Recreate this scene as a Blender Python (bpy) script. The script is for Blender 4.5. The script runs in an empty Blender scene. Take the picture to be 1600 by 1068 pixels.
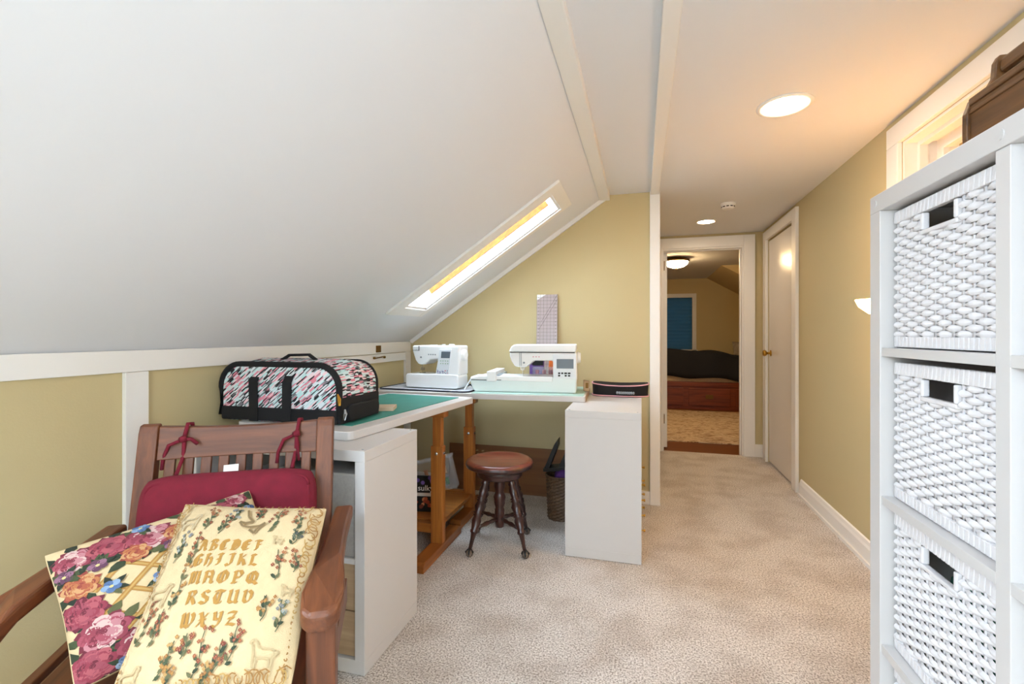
import bpy, math, random
from mathutils import Vector, Matrix
random.seed(7)
R = math.radians
scene = bpy.context.scene
col = scene.collection

# ---------------------------------------------------------------- camera, world, exposure
F_PX, CAM_H, YAW = 735.0, 1.17, 15.4
cd = bpy.data.cameras.new('camera'); cam = bpy.data.objects.new('camera', cd); col.objects.link(cam)
cd.sensor_width = 36.0; cd.lens = F_PX / 1600 * 36.0; cd.shift_y = -12 / 1600; cd.clip_start = 0.02
cam.location = (0, 0, CAM_H); cam.rotation_euler = (R(90), 0, R(YAW))
scene.camera = cam
world = bpy.data.worlds.new('world'); scene.world = world; world.use_nodes = True
bg = world.node_tree.nodes['Background']; bg.inputs[0].default_value = (0.69, 0.84, 1.0, 1); bg.inputs[1].default_value = 17.0
scene.view_settings.view_transform = 'Standard'; scene.view_settings.look = 'None'
scene.view_settings.exposure = 0.32; scene.view_settings.gamma = 1.0
scene.view_settings.use_curve_mapping = False
CAN_E, SCONCE_E, DOME_E = 72.0, 36.0, 70.0

def portal(loc, rot, sx, sy):          # sampling aid for daylight through a window opening
    l = bpy.data.lights.new('portal', 'AREA'); l.shape = 'RECTANGLE'; l.size = sx; l.size_y = sy
    l.cycles.is_portal = True
    o = bpy.data.objects.new('window_daylight_portal', l); o.location = loc; o.rotation_euler = rot; col.objects.link(o)

# ---------------------------------------------------------------- materials
def lin(c):
    if isinstance(c, str):
        c = [int(c[i:i + 2], 16) / 255 for i in (0, 2, 4)]
    return tuple((x / 12.92 if x <= 0.04045 else ((x + 0.055) / 1.055) ** 2.4) for x in c) + (1,)
MATS = {}
def new_mat(name):
    m = bpy.data.materials.new(name); m.use_nodes = True
    nt = m.node_tree; return m, nt, nt.nodes['Principled BSDF']
def node(nt, t, **kw):
    n = nt.nodes.new(t)
    for k, v in kw.items():
        if k in n.inputs: n.inputs[k].default_value = v
        else: setattr(n, k, v)
    return n
def ramp(nt, stops, interp='LINEAR'):
    r = nt.nodes.new('ShaderNodeValToRGB'); e = r.color_ramp; e.interpolation = interp
    while len(e.elements) < len(stops): e.elements.new(0.5)
    for el, (p, c) in zip(e.elements, stops): el.position = p; el.color = lin(c)
    return r
def coords(nt, scale=(1, 1, 1), rot=(0, 0, 0)):
    tc = nt.nodes.new('ShaderNodeTexCoord'); mp = nt.nodes.new('ShaderNodeMapping')
    mp.inputs['Scale'].default_value = scale; mp.inputs['Rotation'].default_value = rot
    nt.links.new(tc.outputs['Object'], mp.inputs['Vector']); return mp
def plain(name, c, rough=0.5, metal=0.0, bump=0.0, bscale=200, var=0.0, vscale=3, coat=0.0):
    if name in MATS: return MATS[name]
    m, nt, b = new_mat(name); b.inputs['Roughness'].default_value = rough; b.inputs['Metallic'].default_value = metal
    b.inputs['Coat Weight'].default_value = coat
    b.inputs['Base Color'].default_value = lin(c); mp = coords(nt)
    if var:
        n = node(nt, 'ShaderNodeTexNoise', Scale=vscale, Detail=4.0); nt.links.new(mp.outputs[0], n.inputs['Vector'])
        base = lin(c); r = nt.nodes.new('ShaderNodeValToRGB')
        r.color_ramp.elements[0].position = 0.3; r.color_ramp.elements[1].position = 0.7
        r.color_ramp.elements[0].color = tuple(x * (1 - var) for x in base[:3]) + (1,)
        r.color_ramp.elements[1].color = tuple(min(1, x * (1 + var)) for x in base[:3]) + (1,)
        nt.links.new(n.outputs[0], r.inputs[0]); nt.links.new(r.outputs[0], b.inputs['Base Color'])
    if bump:
        n = node(nt, 'ShaderNodeTexNoise', Scale=bscale, Detail=3.0); nt.links.new(mp.outputs[0], n.inputs['Vector'])
        bp = node(nt, 'ShaderNodeBump', Strength=bump, Distance=0.002)
        nt.links.new(n.outputs[0], bp.inputs['Height']); nt.links.new(bp.outputs[0], b.inputs['Normal'])
    MATS[name] = m; return m
def wood(name, dark, light, axis='Z', rough=0.4, scale=1.0, coat=0.0):
    if name in MATS: return MATS[name]
    m, nt, b = new_mat(name); b.inputs['Roughness'].default_value = rough; b.inputs['Coat Weight'].default_value = coat
    sc = {'X': (2, 38, 38), 'Y': (38, 2, 38), 'Z': (38, 38, 2)}[axis]
    mp = coords(nt, tuple(s * scale for s in sc))
    n = node(nt, 'ShaderNodeTexNoise', Scale=1.0, Detail=6.0, Roughness=0.6, Distortion=0.6)
    nt.links.new(mp.outputs[0], n.inputs['Vector'])
    r = ramp(nt, [(0.28, dark), (0.72, light)]); nt.links.new(n.outputs[0], r.inputs[0])
    nt.links.new(r.outputs[0], b.inputs['Base Color'])
    bp = node(nt, 'ShaderNodeBump', Strength=0.12, Distance=0.001)
    nt.links.new(n.outputs[0], bp.inputs['Height']); nt.links.new(bp.outputs[0], b.inputs['Normal'])
    MATS[name] = m; return m
def emit(name, c, s):
    m, nt, b = new_mat(name); b.inputs['Base Color'].default_value = lin(c)
    b.inputs['Emission Color'].default_value = lin(c); b.inputs['Emission Strength'].default_value = s
    MATS[name] = m; return m
def glassy(name, c, alpha=0.35, rough=0.1):
    m, nt, b = new_mat(name); b.inputs['Base Color'].default_value = lin(c); b.inputs['Roughness'].default_value = rough
    b.inputs['Alpha'].default_value = alpha; MATS[name] = m; return m
def attr_mat(name, rough=0.85, weave=0.25, sat=1.0, val=1.0):
    m, nt, b = new_mat(name); a = nt.nodes.new('ShaderNodeAttribute'); a.attribute_name = 'Col'
    hs = nt.nodes.new('ShaderNodeHueSaturation'); hs.inputs['Saturation'].default_value = sat; hs.inputs['Value'].default_value = val
    nt.links.new(a.outputs['Color'], hs.inputs['Color']); nt.links.new(hs.outputs[0], b.inputs['Base Color']); b.inputs['Roughness'].default_value = rough
    mp = coords(nt); n = node(nt, 'ShaderNodeTexNoise', Scale=500.0); nt.links.new(mp.outputs[0], n.inputs['Vector'])
    bp = node(nt, 'ShaderNodeBump', Strength=weave, Distance=0.001)
    nt.links.new(n.outputs[0], bp.inputs['Height']); nt.links.new(bp.outputs[0], b.inputs['Normal'])
    MATS[name] = m; return m

M_wall = plain('yellow_paint', 'c9b88c', 0.75, bump=0.15, bscale=160)
M_ceil = plain('ceiling_paint', 'e3e4e7', 0.7, bump=0.06, bscale=60)
M_trim = plain('white_trim', 'eeebe6', 0.4)
M_white = plain('white_laminate', 'd2cecb', 0.35)
M_plastic = plain('white_plastic', 'f0f2f3', 0.3)
M_plastic_reflect = plain('aqua_reflection_plastic', 'e0eaea', 0.3)  # aqua reflection on the white machine bed, put into its colour
M_greyp = plain('grey_plastic', '8d959c', 0.4)
M_black = plain('black_fabric', '131316', 0.85, bump=0.3, bscale=700)
M_blackp = plain('black_plastic', '0e0e10', 0.4)
M_dark = plain('dark_gap', '151311', 0.9)
M_screen = plain('lcd_grey', '66717c', 0.25)
M_chair = wood('chair_oak', '4e2814', '824a29', 'Z', 0.45)
M_chair_x = wood('chair_oak_x', '4e2814', '7e4828', 'X', 0.45)
M_chair_y = wood('chair_oak_y', '4e2814', '7e4828', 'Y', 0.4)
M_pine = wood('pine', '8f4f1c', 'c07a34', 'Z', 0.4)
M_pine_x = wood('pine_x', '8f4f1c', 'b87430', 'X', 0.4)
M_pine_y = wood('pine_y', '7d441a', 'a8672c', 'Y', 0.4)
M_stool = wood('stool_mahogany', '1f0d0b', '46211a', 'Z', 0.3, coat=0.4)
M_seat = wood('stool_seat', '4c1b13', '92482f', 'X', 0.3, 0.7, coat=0.5)
M_rack = wood('walnut', '38220f', '8a5c34', 'Y', 0.35, 0.6)
M_bed = wood('cherry', '5a2412', '8f4322', 'X', 0.4)
M_oak = wood('oak_veneer', '9d8263', 'c2a684', 'X', 0.5, 0.6)
M_board = wood('hardboard', '7d5334', '94663f', 'X', 0.7, 0.4)
M_red = plain('red_fabric', '720f24', 0.9, bump=0.3, bscale=500, var=0.12, vscale=30)
M_cream = plain('cream_tapestry', 'c6ad84', 0.9, bump=0.4, bscale=450, var=0.05, vscale=60)
M_greymesh = plain('grey_fabric', 'a6a29d', 0.9, bump=0.3, bscale=500, var=0.08, vscale=120)
M_mat = plain('green_mat', '34897a', 0.7, var=0.06, vscale=12)
M_mat2 = plain('aqua_mat', 'abc9be', 0.7, var=0.05, vscale=12)
M_pad = plain('quilted_pad', 'c9ccd0', 0.8, bump=0.4, bscale=120)
M_brass = plain('brass', 'b98d3c', 0.28, metal=1.0)
M_steel = plain('steel', 'b9bcc0', 0.25, metal=1.0)
M_oldbrass = plain('aged_brass', '7b5a2c', 0.45, metal=0.8)
M_wick = plain('white_wicker', 'e4e0e0', 0.55, bump=0.3, bscale=160, var=0.04, vscale=40)
M_brownwick = plain('brown_wicker', '5e4630', 0.6, var=0.35, vscale=60, bump=0.5, bscale=200)
M_pink = plain('pink_piping', 'e3a9b4', 0.6)
M_purple = plain('purple_fabric', '4b2468', 0.7, var=0.3, vscale=30)
M_navy = plain('dark_comforter', '12131d', 0.85, bump=0.4, bscale=18)
M_print = attr_mat('tapestry_print', sat=0.95, val=0.57)
M_flat = attr_mat('flat_print', 0.5, 0.0)
M_clear = glassy('clear_plastic', 'dfe3e8', 0.24)
M_glass = glassy('pane_glass', 'ffffff', 0.06, 0.02)
M_acryl = glassy('ruler_acrylic', 'cbbcbc', 0.72, 0.15)
M_sheath = plain('raw_timber', 'b4591a', 0.8, var=0.3, vscale=35, bump=0.5, bscale=60)
M_floorwood = wood('floor_wood', '5f3214', '8a5022', 'X', 0.35)
M_stair = plain('stairwell_yellow', 'c9a64a', 0.8)

# carpet
mc, nt, b = new_mat('carpet'); b.inputs['Roughness'].default_value = 1.0
mp = coords(nt); n1 = node(nt, 'ShaderNodeTexNoise', Scale=150.0, Detail=4.0, Roughness=0.75); n2 = node(nt, 'ShaderNodeTexNoise', Scale=4.5, Detail=6.0)
for n in (n1, n2): nt.links.new(mp.outputs[0], n.inputs['Vector'])
r1 = ramp(nt, [(0.40, '9a8f86'), (0.5, 'e2d8cf'), (0.58, 'fdf7f2')]); r2 = ramp(nt, [(0.36, 'd6cec6'), (0.56, 'ffffff')])
mx = nt.nodes.new('ShaderNodeMix'); mx.data_type = 'RGBA'; mx.blend_type = 'MULTIPLY'; mx.inputs['Factor'].default_value = 0.55
nt.links.new(n1.outputs[0], r1.inputs[0]); nt.links.new(n2.outputs[0], r2.inputs[0])
nt.links.new(r1.outputs[0], mx.inputs[6]); nt.links.new(r2.outputs[0], mx.inputs[7]); nt.links.new(mx.outputs[2], b.inputs['Base Color'])
bp = node(nt, 'ShaderNodeBump', Strength=0.9, Distance=0.008); nt.links.new(n1.outputs[0], bp.inputs['Height']); nt.links.new(bp.outputs[0], b.inputs['Normal'])
M_carpet = mc
# rug
mc, nt, b = new_mat('rug'); b.inputs['Roughness'].default_value = 1.0
mp = coords(nt, (9, 30, 1)); n1 = node(nt, 'ShaderNodeTexNoise', Scale=1.0, Detail=5.0, Distortion=1.5); nt.links.new(mp.outputs[0], n1.inputs['Vector'])
r1 = ramp(nt, [(0.4, '8b6a52'), (0.52, 'd9c4a6'), (0.65, 'b89a7c')]); nt.links.new(n1.outputs[0], r1.inputs[0]); nt.links.new(r1.outputs[0], b.inputs['Base Color'])
M_rug = mc
# duffel dashes
mc, nt, b = new_mat('dash_print'); b.inputs['Roughness'].default_value = 0.8
mp = coords(nt, (34, 34, 210), (0, 0, 0)); mp0 = coords(nt, (1, 1, 1), (0, R(38), 0)); nt.links.new(mp0.outputs[0], mp.inputs['Vector'])
vo = node(nt, 'ShaderNodeTexVoronoi', Scale=1.0, Randomness=0.55); nt.links.new(mp.outputs[0], vo.inputs['Vector'])
sp = nt.nodes.new('ShaderNodeSeparateColor'); nt.links.new(vo.outputs['Color'], sp.inputs[0])
r1 = ramp(nt, [(0.0, '17171c'), (0.24, 'dfe6ea'), (0.46, 'e08a9c'), (0.62, 'bfe0e0'), (0.80, '77757c'), (0.90, 'f2d0d6')], 'CONSTANT')
nt.links.new(sp.outputs[0], r1.inputs[0]); nt.links.new(r1.outputs[0], b.inputs['Base Color'])
M_dash = mc
# blue cellular shade
mc, nt, b = new_mat('blue_shade'); b.inputs['Roughness'].default_value = 0.9; b.inputs['Base Color'].default_value = lin('35596e')
tr = node(nt, 'ShaderNodeBsdfTranslucent', Color=lin('63838f')); ms = node(nt, 'ShaderNodeMixShader'); ms.inputs[0].default_value = 0.16
nt.links.new(b.outputs[0], ms.inputs[1]); nt.links.new(tr.outputs[0], ms.inputs[2]); nt.links.new(ms.outputs[0], nt.nodes['Material Output'].inputs['Surface'])
M_shade = mc
M_can = emit('can_lens', 'ffe6c8', CAN_E); M_dome = emit('dome_glass', 'ffd9a0', DOME_E); M_bulb = emit('sconce_glass', 'ffc070', SCONCE_E)

# ---------------------------------------------------------------- mesh builder
class MB:
    def __init__(s): s.v = []; s.f = []; s.c = []
    def add(s, vs, fs, m=None, color=None):
        k = len(s.v)
        s.v += [tuple(m @ Vector(p)) if m is not None else tuple(p) for p in vs]
        s.f += [tuple(i + k for i in f) for f in fs]; s.c += [color] * len(fs); return s
    def box(s, x0, x1, y0, y1, z0, z1, m=None):
        vs = [(x, y, z) for x in (x0, x1) for y in (y0, y1) for z in (z0, z1)]
        return s.add(vs, [(0, 1, 3, 2), (4, 6, 7, 5), (0, 4, 5, 1), (2, 3, 7, 6), (0, 2, 6, 4), (1, 5, 7, 3)], m)
    def prism(s, poly, lo, hi, plane='XZ', m=None):
        def P(a, b, h): return {'XZ': (a, h, b), 'XY': (a, b, h), 'YZ': (h, a, b)}[plane]
        n = len(poly); vs = [P(a, b, lo) for a, b in poly] + [P(a, b, hi) for a, b in poly]
        fs = [tuple(range(n)), tuple(range(2 * n - 1, n - 1, -1))] + [(i, i + n, (i + 1) % n + n, (i + 1) % n) for i in range(n)]
        return s.add(vs, fs, m)
    def lathe(s, prof, m=None, seg=24, sx=1, sy=1):
        vs = []; fs = []
        for r, z in prof:
            for k in range(seg):
                a = 2 * math.pi * k / seg; vs.append((r * math.cos(a) * sx, r * math.sin(a) * sy, z))
        for i in range(len(prof) - 1):
            for k in range(seg):
                k2 = (k + 1) % seg; fs.append((i * seg + k, i * seg + k2, (i + 1) * seg + k2, (i + 1) * seg + k))
        fs.append(tuple(range(seg - 1, -1, -1))); fs.append(tuple(range((len(prof) - 1) * seg, len(prof) * seg)))
        return s.add(vs, fs, m)
    def tube(s, pts, r, seg=8, flat=1.0):
        pts = [Vector(p) for p in pts]; vs = []; fs = []; up = Vector((0, 0, 1))
        for i, p in enumerate(pts):
            d = (pts[min(i + 1, len(pts) - 1)] - pts[max(i - 1, 0)]).normalized()
            a = d.cross(up)
            if a.length < 1e-3: a = d.cross(Vector((1, 0, 0)))
            a.normalize(); b_ = d.cross(a); rr = r[i] if isinstance(r, (list, tuple)) else r
            for k in range(seg):
                t = 2 * math.pi * k / seg; vs.append(p + a * math.cos(t) * rr + b_ * math.sin(t) * rr * flat)
        n = len(pts)
        for i in range(n - 1):
            for k in range(seg):
                k2 = (k + 1) % seg; fs.append((i * seg + k, i * seg + k2, (i + 1) * seg + k2, (i + 1) * seg + k))
        fs.append(tuple(range(seg - 1, -1, -1))); fs.append(tuple(range((n - 1) * seg, n * seg)))
        return s.add(vs, fs)
    def build(s, name, mat, parent=None, bevel=0.0, smooth=False, seg=2):
        me = bpy.data.meshes.new(name); me.from_pydata(s.v, [], s.f); me.validate()
        import bmesh
        bm = bmesh.new(); bm.from_mesh(me)
        if not any(c for c in s.c): bmesh.ops.recalc_face_normals(bm, faces=bm.faces)
        bm.to_mesh(me); bm.free()
        if any(c for c in s.c):
            at = me.color_attributes.new('Col', 'FLOAT_COLOR', 'CORNER')
            for p, c in zip(me.polygons, s.c):
                for li in p.loop_indices: at.data[li].color = lin(c or 'ffffff')
        me.materials.append(mat)
        if smooth:
            for p in me.polygons: p.use_smooth = True
        o = bpy.data.objects.new(name, me); col.objects.link(o)
        if parent is not None: o.parent = parent
        if bevel:
            b_ = o.modifiers.new('bevel', 'BEVEL'); b_.width = bevel; b_.segments = seg; b_.limit_method = 'ANGLE'; b_.angle_limit = R(35)
        return o
def bx(name, mat, dims, parent=None, bevel=0.0, m=None):
    return MB().box(*dims, m=m).build(name, mat, parent, bevel)
def tag(o, label=None, cat=None, group=None, kind=None):
    if label: o['label'] = label
    if cat: o['category'] = cat
    if group: o['group'] = group
    if kind: o['kind'] = kind
    return o
def thing(name, label, cat, loc=(0, 0, 0), rz=0, group=None):
    o = bpy.data.objects.new(name, None); o.empty_display_size = 0.05; col.objects.link(o)
    o.location = loc; o.rotation_euler = (0, 0, R(rz)); return tag(o, label, cat, group)
def struct(o, label=None): return tag(o, label, kind='structure')
def copy_tree(o, parent=None):
    c = o.copy(); col.objects.link(c); c.parent = parent
    for ch in [x for x in bpy.data.objects if x.parent == o]: copy_tree(ch, c)
    return c
def align(p0, p1):                      # matrix that takes local +Z from p0 towards p1
    p0, p1 = Vector(p0), Vector(p1); d = (p1 - p0).normalized()
    return Matrix.Translation(p0) @ d.to_track_quat('Z', 'Y').to_matrix().to_4x4()
def rrect(x0, x1, y0, y1, r, n=5):
    pts = []
    for cx, cy, a0 in ((x1 - r, y1 - r, 0), (x0 + r, y1 - r, 90), (x0 + r, y0 + r, 180), (x1 - r, y0 + r, 270)):
        for k in range(n + 1): a = R(a0 + 90 * k / n); pts.append((cx + r * math.cos(a), cy + r * math.sin(a)))
    return pts
def text_mb(s, size, m, color=None, mb=None):
    cu = bpy.data.curves.new('t', 'FONT'); cu.body = s; cu.size = size; cu.align_x = 'CENTER'
    o = bpy.data.objects.new('t', cu); col.objects.link(o); bpy.context.view_layer.update()
    me = bpy.data.meshes.new_from_object(o.evaluated_get(bpy.context.evaluated_depsgraph_get()))
    mb = mb or MB(); mb.add([tuple(v.co) for v in me.vertices], [tuple(p.vertices) for p in me.polygons], m, color)
    bpy.data.objects.remove(o); bpy.data.curves.remove(cu); bpy.data.meshes.remove(me); return mb

# ---------------------------------------------------------------- the room
XL, XR, YG, YF, ZC, YB = -1.78, 1.12, 3.38, 4.96, 2.15, -1.7
KZ = 1.11; XS, ZS = -0.26, 2.135        # slope from (XL,KZ) to (XS,ZS)
T = 0.1
struct(bx('floor', M_carpet, (XL - T, XR + T, YB - T, YF + 0.02, -0.06, 0)), 'beige cut pile carpet')
# slope (local frame: s along slope, y along room, n outward)
SD = Vector((XS - XL, 0, ZS - KZ)); SL = SD.length; SD.normalize(); SN = Vector((-SD.z, 0, SD.x))
MS = Matrix(((SD.x, 0, SN.x, XL), (0, 1, 0, 0), (SD.z, 0, SN.z, KZ), (0, 0, 0, 1)))
def s_of(x): return (x - XL) / SD.x
HOLES = [(s_of(-1.435), s_of(-0.50), 2.65, 2.97), (s_of(-1.435), s_of(-0.50), -1.25, 0.12)]
sl = MB(); ys = [YB - T, -1.25, 0.12, 2.65, 2.97, YG]
for i in range(5):
    y0, y1 = ys[i], ys[i + 1]
    if i in (1, 3):
        sl.box(-0.02, HOLES[0][0], y0, y1, 0, 0.08, MS); sl.box(HOLES[0][1], SL + 0.03, y0, y1, 0, 0.08, MS)
    else: sl.box(-0.02, SL + 0.03, y0, y1, 0, 0.08, MS)
struct(sl.build('ceiling_slope', M_ceil), 'white plaster sloped ceiling')
struct(bx('ceiling', M_ceil, (XS - 0.05, XR + T, YB - T, YF + 0.1, ZC, ZC + 0.08)), 'white flat ceiling')
# skylights: casing, shaft, pane
def skylight(name, h, label):
    s0, s1, y0, y1 = h
    root = thing(name, None, None); tag(root, label, kind='structure')
    m = MB(); cw = 0.075
    m.box(s0 - cw, s1 + cw, y0 - 0.11, y0, -0.016, 0, MS); m.box(s0 - cw, s1 + cw, y1, y1 + 0.05, -0.012, 0, MS)
    m.box(s0 - cw, s0, y0, y1, -0.012, 0, MS); m.box(s1, s1 + cw, y0, y1, -0.012, 0, MS)
    m.build('casing', M_trim, root, 0.003)
    m = MB(); d = 0.20; w = 0.015
    m.box(s0 + 0.001, s0 + w, y0 + w, y1 - w, 0.0, d, MS); m.box(s1 - w, s1 - 0.001, y0 + w, y1 - w, 0.0, d, MS)
    m.box(s0 + 0.001, s1 - 0.001, y0 + 0.001, y0 + w, 0.0, d, MS); m.box(s0 + 0.001, s1 - 0.001, y1 - w, y1 - 0.001, 0.0, d, MS)
    m.build('shaft_lining', M_trim, root)
    MB().box(s0 + 0.10, s1 - 0.05, y1 - w - 0.006, y1 - w - 0.001, 0.058, d - 0.03, MS).build('raw_timber_strip', M_sheath, root)
    MB().box(s0 - w, s1 + w, y0 - w, y1 + w, d + 0.001, d + 0.006, MS).build('pane', M_glass, root)
    c = MS @ Vector(((s0 + s1) / 2, (y0 + y1) / 2, d + 0.02)); nrm = -SN
    portal(c, nrm.to_track_quat('-Z', 'Y').to_euler(), s1 - s0, y1 - y0)
skylight('window_1', HOLES[0], 'narrow skylight in the sloped ceiling with raw timber showing in its shaft')
skylight('added_window_2', HOLES[1], 'added skylight in the sloped ceiling behind the camera')  # unseen skylight, added to bring more daylight into the room
# ceiling battens
struct(bx('trim_1', M_trim, (-0.285, -0.215, YB, YG - 0.001, 2.112, 2.155), bevel=0.003), 'white batten where slope meets flat ceiling')
struct(bx('trim_2', M_trim, (0.06, 0.115, YB, YG + 0.03, 2.125, 2.155), bevel=0.003), 'white batten across the flat ceiling ending at the white post')
struct(bx('trim_3', M_trim, (0.055, 0.122, YG - 0.02, YG + 0.10, 0, 2.15), bevel=0.003), 'white corner post at the hall entrance')
sg = MB(); sg.box(0.02, SL, YG - 0.018, YG - 0.001, -0.028, 0, MS); struct(sg.build('trim_4', M_trim), 'white cove strip along the gable wall')
# knee wall
struct(bx('wall_left', M_wall, (XL - T, XL, YB - T, YG + T, 0, KZ + 0.03)), 'low yellow knee wall')
for i, (y0, y1, z0, z1, d, lb) in enumerate([(YB, YG, 1.035, 1.112, 0.018, 'white top rail of the knee wall'), (2.24, YG - 0.08, 0.972, 1.031, 0.016, 'lower white hatch board of the knee wall'),
        (1.243, 1.325, 0, 1.034, 0.018, 'white stile of the knee wall'), (YG - 0.085, YG, 0, 1.034, 0.018, 'white corner stile of the knee wall'), (YB, YG, 0, 0.10, 0.014, 'white baseboard of the knee wall')]):
    struct(bx('trim_%d' % (5 + i), M_trim, (XL, XL + d, y0, y1, z0, z1), bevel=0.002), lb)
# gable wall
def gable(name, y0, y1, x1=0.06):
    m = MB(); m.prism([(XL - T, 0), (x1, 0), (x1, ZC), (XS, ZC), (XL - T, KZ - 0.0)], y0, y1, 'XZ'); return struct(m.build(name, M_wall))
gable('wall_gable', YG, YG + T); bpy.data.objects['wall_gable']['label'] = 'yellow gable wall behind the sewing desk'
struct(bx('baseboard_gable', M_trim, (XL, 0.055, YG - 0.014, YG, 0, 0.09), bevel=0.002))
struct(bx('wall_hall_left', M_wall, (0.02, 0.11, YG + T, YF, 0, ZC)), 'yellow wall on the left of the hall')
# rear wall, with a window added behind the camera for daylight
RW = (-0.25, 0.35, 0.85, 1.98)
m = MB()
m.prism([(XL - T, 0), (RW[0], 0), (RW[0], ZC), (XS - .02, ZC), (XL - T, KZ)], YB - T, YB, 'XZ') if RW[0] > XS else m.prism([(XL - T, 0), (RW[0], 0), (RW[0], KZ + (RW[0] - XL) / (XS - XL) * (ZS - KZ) + 0.05), (XL - T, KZ)], YB - T, YB, 'XZ')
m.box(RW[1], XR + T, YB - T, YB, 0, ZC); m.box(RW[0], RW[1], YB - T, YB, 0, RW[2]); m.box(RW[0] + 0.45, RW[1], YB - T, YB, RW[3], ZC)
struct(m.build('wall_rear', M_wall), 'yellow wall with an added window')
w3 = thing('added_window_3', None, None); tag(w3, 'added white framed window behind the camera', kind='structure')
m = MB(); zt = RW[3] - 0.16
for x0, x1, z0, z1 in ((RW[0], RW[1], RW[2], RW[2] + 0.06), (RW[0], RW[1], zt, zt + 0.06), (RW[0], RW[0] + 0.06, RW[2], zt), (RW[1] - 0.06, RW[1], RW[2], zt), (0.02, 0.08, RW[2], zt)):
    m.box(x0, x1, YB - 0.08, YB - 0.02, z0, z1)
m.build('frame', M_trim, w3); MB().box(RW[0], RW[1], YB - 0.055, YB - 0.05, RW[2], zt).build('pane', M_glass, w3)
MB().box(RW[0], RW[1], YB - T, YB, zt + 0.06, ZC - 0.02).build('head_panel', M_wall, w3)
portal((0.05, YB - 0.11, (RW[2] + zt) / 2), (R(90), 0, 0), RW[1] - RW[0], zt - RW[2])
# right wall with window opening and door opening
WY0, WY1, WZ0, WZ1 = 1.25, 2.48, 1.15, 2.025; DY0, DY1, DZ = 4.01, 4.78, 2.03
SY_0, SY_1, SZ_0, SZ_1 = -1.25, -0.30, 0.90, 1.90
m = MB()
m.box(XR, XR + T, YB - T, SY_0, 0, ZC); m.box(XR, XR + T, SY_1, WY0, 0, ZC); m.box(XR, XR + T, SY_0, SY_1, 0, SZ_0); m.box(XR, XR + T, SY_0, SY_1, SZ_1, ZC)
m.box(XR, XR + T, WY0, WY1, 0, WZ0); m.box(XR, XR + T, WY0, WY1, WZ1, ZC)
m.box(XR, XR + T, WY1, DY0, 0, ZC); m.box(XR, XR + T, DY0, DY1, DZ, ZC); m.box(XR, XR + T, DY1, YF + T, 0, ZC)
struct(m.build('wall_right', M_wall), 'yellow wall with the hall door and an interior window')
struct(bx('wall_closet', M_dark, (XR + T + 0.02, XR + T + 0.04, DY0 - 0.1, DY1 + 0.1, 0, ZC)))
m = MB(); m.prism([(0, 0), (0.018, 0), (0.018, 0.085), (0.012, 0.098), (0.008, 0.115), (0, 0.12)], YB, DY0 - 0.16, 'XZ', Matrix.Translation((XR, 0, 0)) @ Matrix.Scale(-1, 4, (1, 0, 0)))
m.box(XR - 0.028, XR - 0.018, YB, DY0 - 0.16, 0, 0.02)
struct(m.build('baseboard_right', M_trim), 'white moulded baseboard along the right wall')
struct(bx('baseboard_far', M_trim, (1.045, XR, YF - 0.018, YF, 0, 0.12), bevel=0.003))
w6 = thing('added_window_6', None, None); tag(w6, 'added white framed window behind the camera', kind='structure')  # added out of view to light the left wall and the slope
m = MB()
for y0, y1, z0, z1 in ((SY_0, SY_1, SZ_0, SZ_0 + 0.05), (SY_0, SY_1, SZ_1 - 0.05, SZ_1), (SY_0, SY_0 + 0.05, SZ_0 + 0.05, SZ_1 - 0.05), (SY_1 - 0.05, SY_1, SZ_0 + 0.05, SZ_1 - 0.05), (-0.80, -0.76, SZ_0 + 0.05, SZ_1 - 0.05)): m.box(XR + 0.03, XR + 0.08, y0, y1, z0, z1)
m.build('frame', M_trim, w6); MB().box(XR + 0.05, XR + 0.055, SY_0 + 0.05, SY_1 - 0.05, SZ_0 + 0.05, SZ_1 - 0.05).build('pane', M_glass, w6)
portal((XR + 0.11, (SY_0 + SY_1) / 2, (SZ_0 + SZ_1) / 2), (R(90), 0, R(90)), SY_1 - SY_0, SZ_1 - SZ_0)
w4 = thing('window_4', None, None); tag(w4, 'white cased interior window high behind the shelf', kind='structure')
m = MB(); c = 0.10
for y0, y1, z0, z1 in ((WY0 - c, WY1 + c, WZ1, WZ1 + c - 0.01), (WY0 - c, WY1 + c, WZ0 - c, WZ0), (WY0 - c, WY0, WZ0, WZ1), (WY1, WY1 + c, WZ0, WZ1)):
    m.box(XR - 0.02, XR - 0.0005, y0, y1, z0, z1)
m.build('casing', M_trim, w4, 0.003)
m = MB()
for dx0, dx1, ins in ((0.001, 0.05, 0.012), (0.05, 0.08, 0.03), (0.08, 0.12, 0.013), (0.12, 0.16, 0.06), (0.16, 0.20, 0.014)):
    for y0, y1, z0, z1 in ((WY0, WY1, WZ1 - ins, WZ1), (WY0, WY1, WZ0, WZ0 + ins), (WY0, WY0 + ins, WZ0 + ins, WZ1 - ins), (WY1 - ins, WY1, WZ0 + ins, WZ1 - ins)):
        m.box(XR + dx0, XR + dx1, y0, y1, z0, z1)
m.build('jamb', M_trim, w4)
m = MB()
for yy in (1.55, 1.86, 2.17): m.box(XR + 0.125, XR + 0.155, yy - 0.02, yy + 0.02, WZ0 + 0.05, WZ1 - 0.05)
m.build('muntin', M_trim, w4); MB().box(XR + 0.138, XR + 0.142, WY0 + 0.05, WY1 - 0.05, WZ0 + 0.05, WZ1 - 0.05).build('pane', M_glass, w4)
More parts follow.
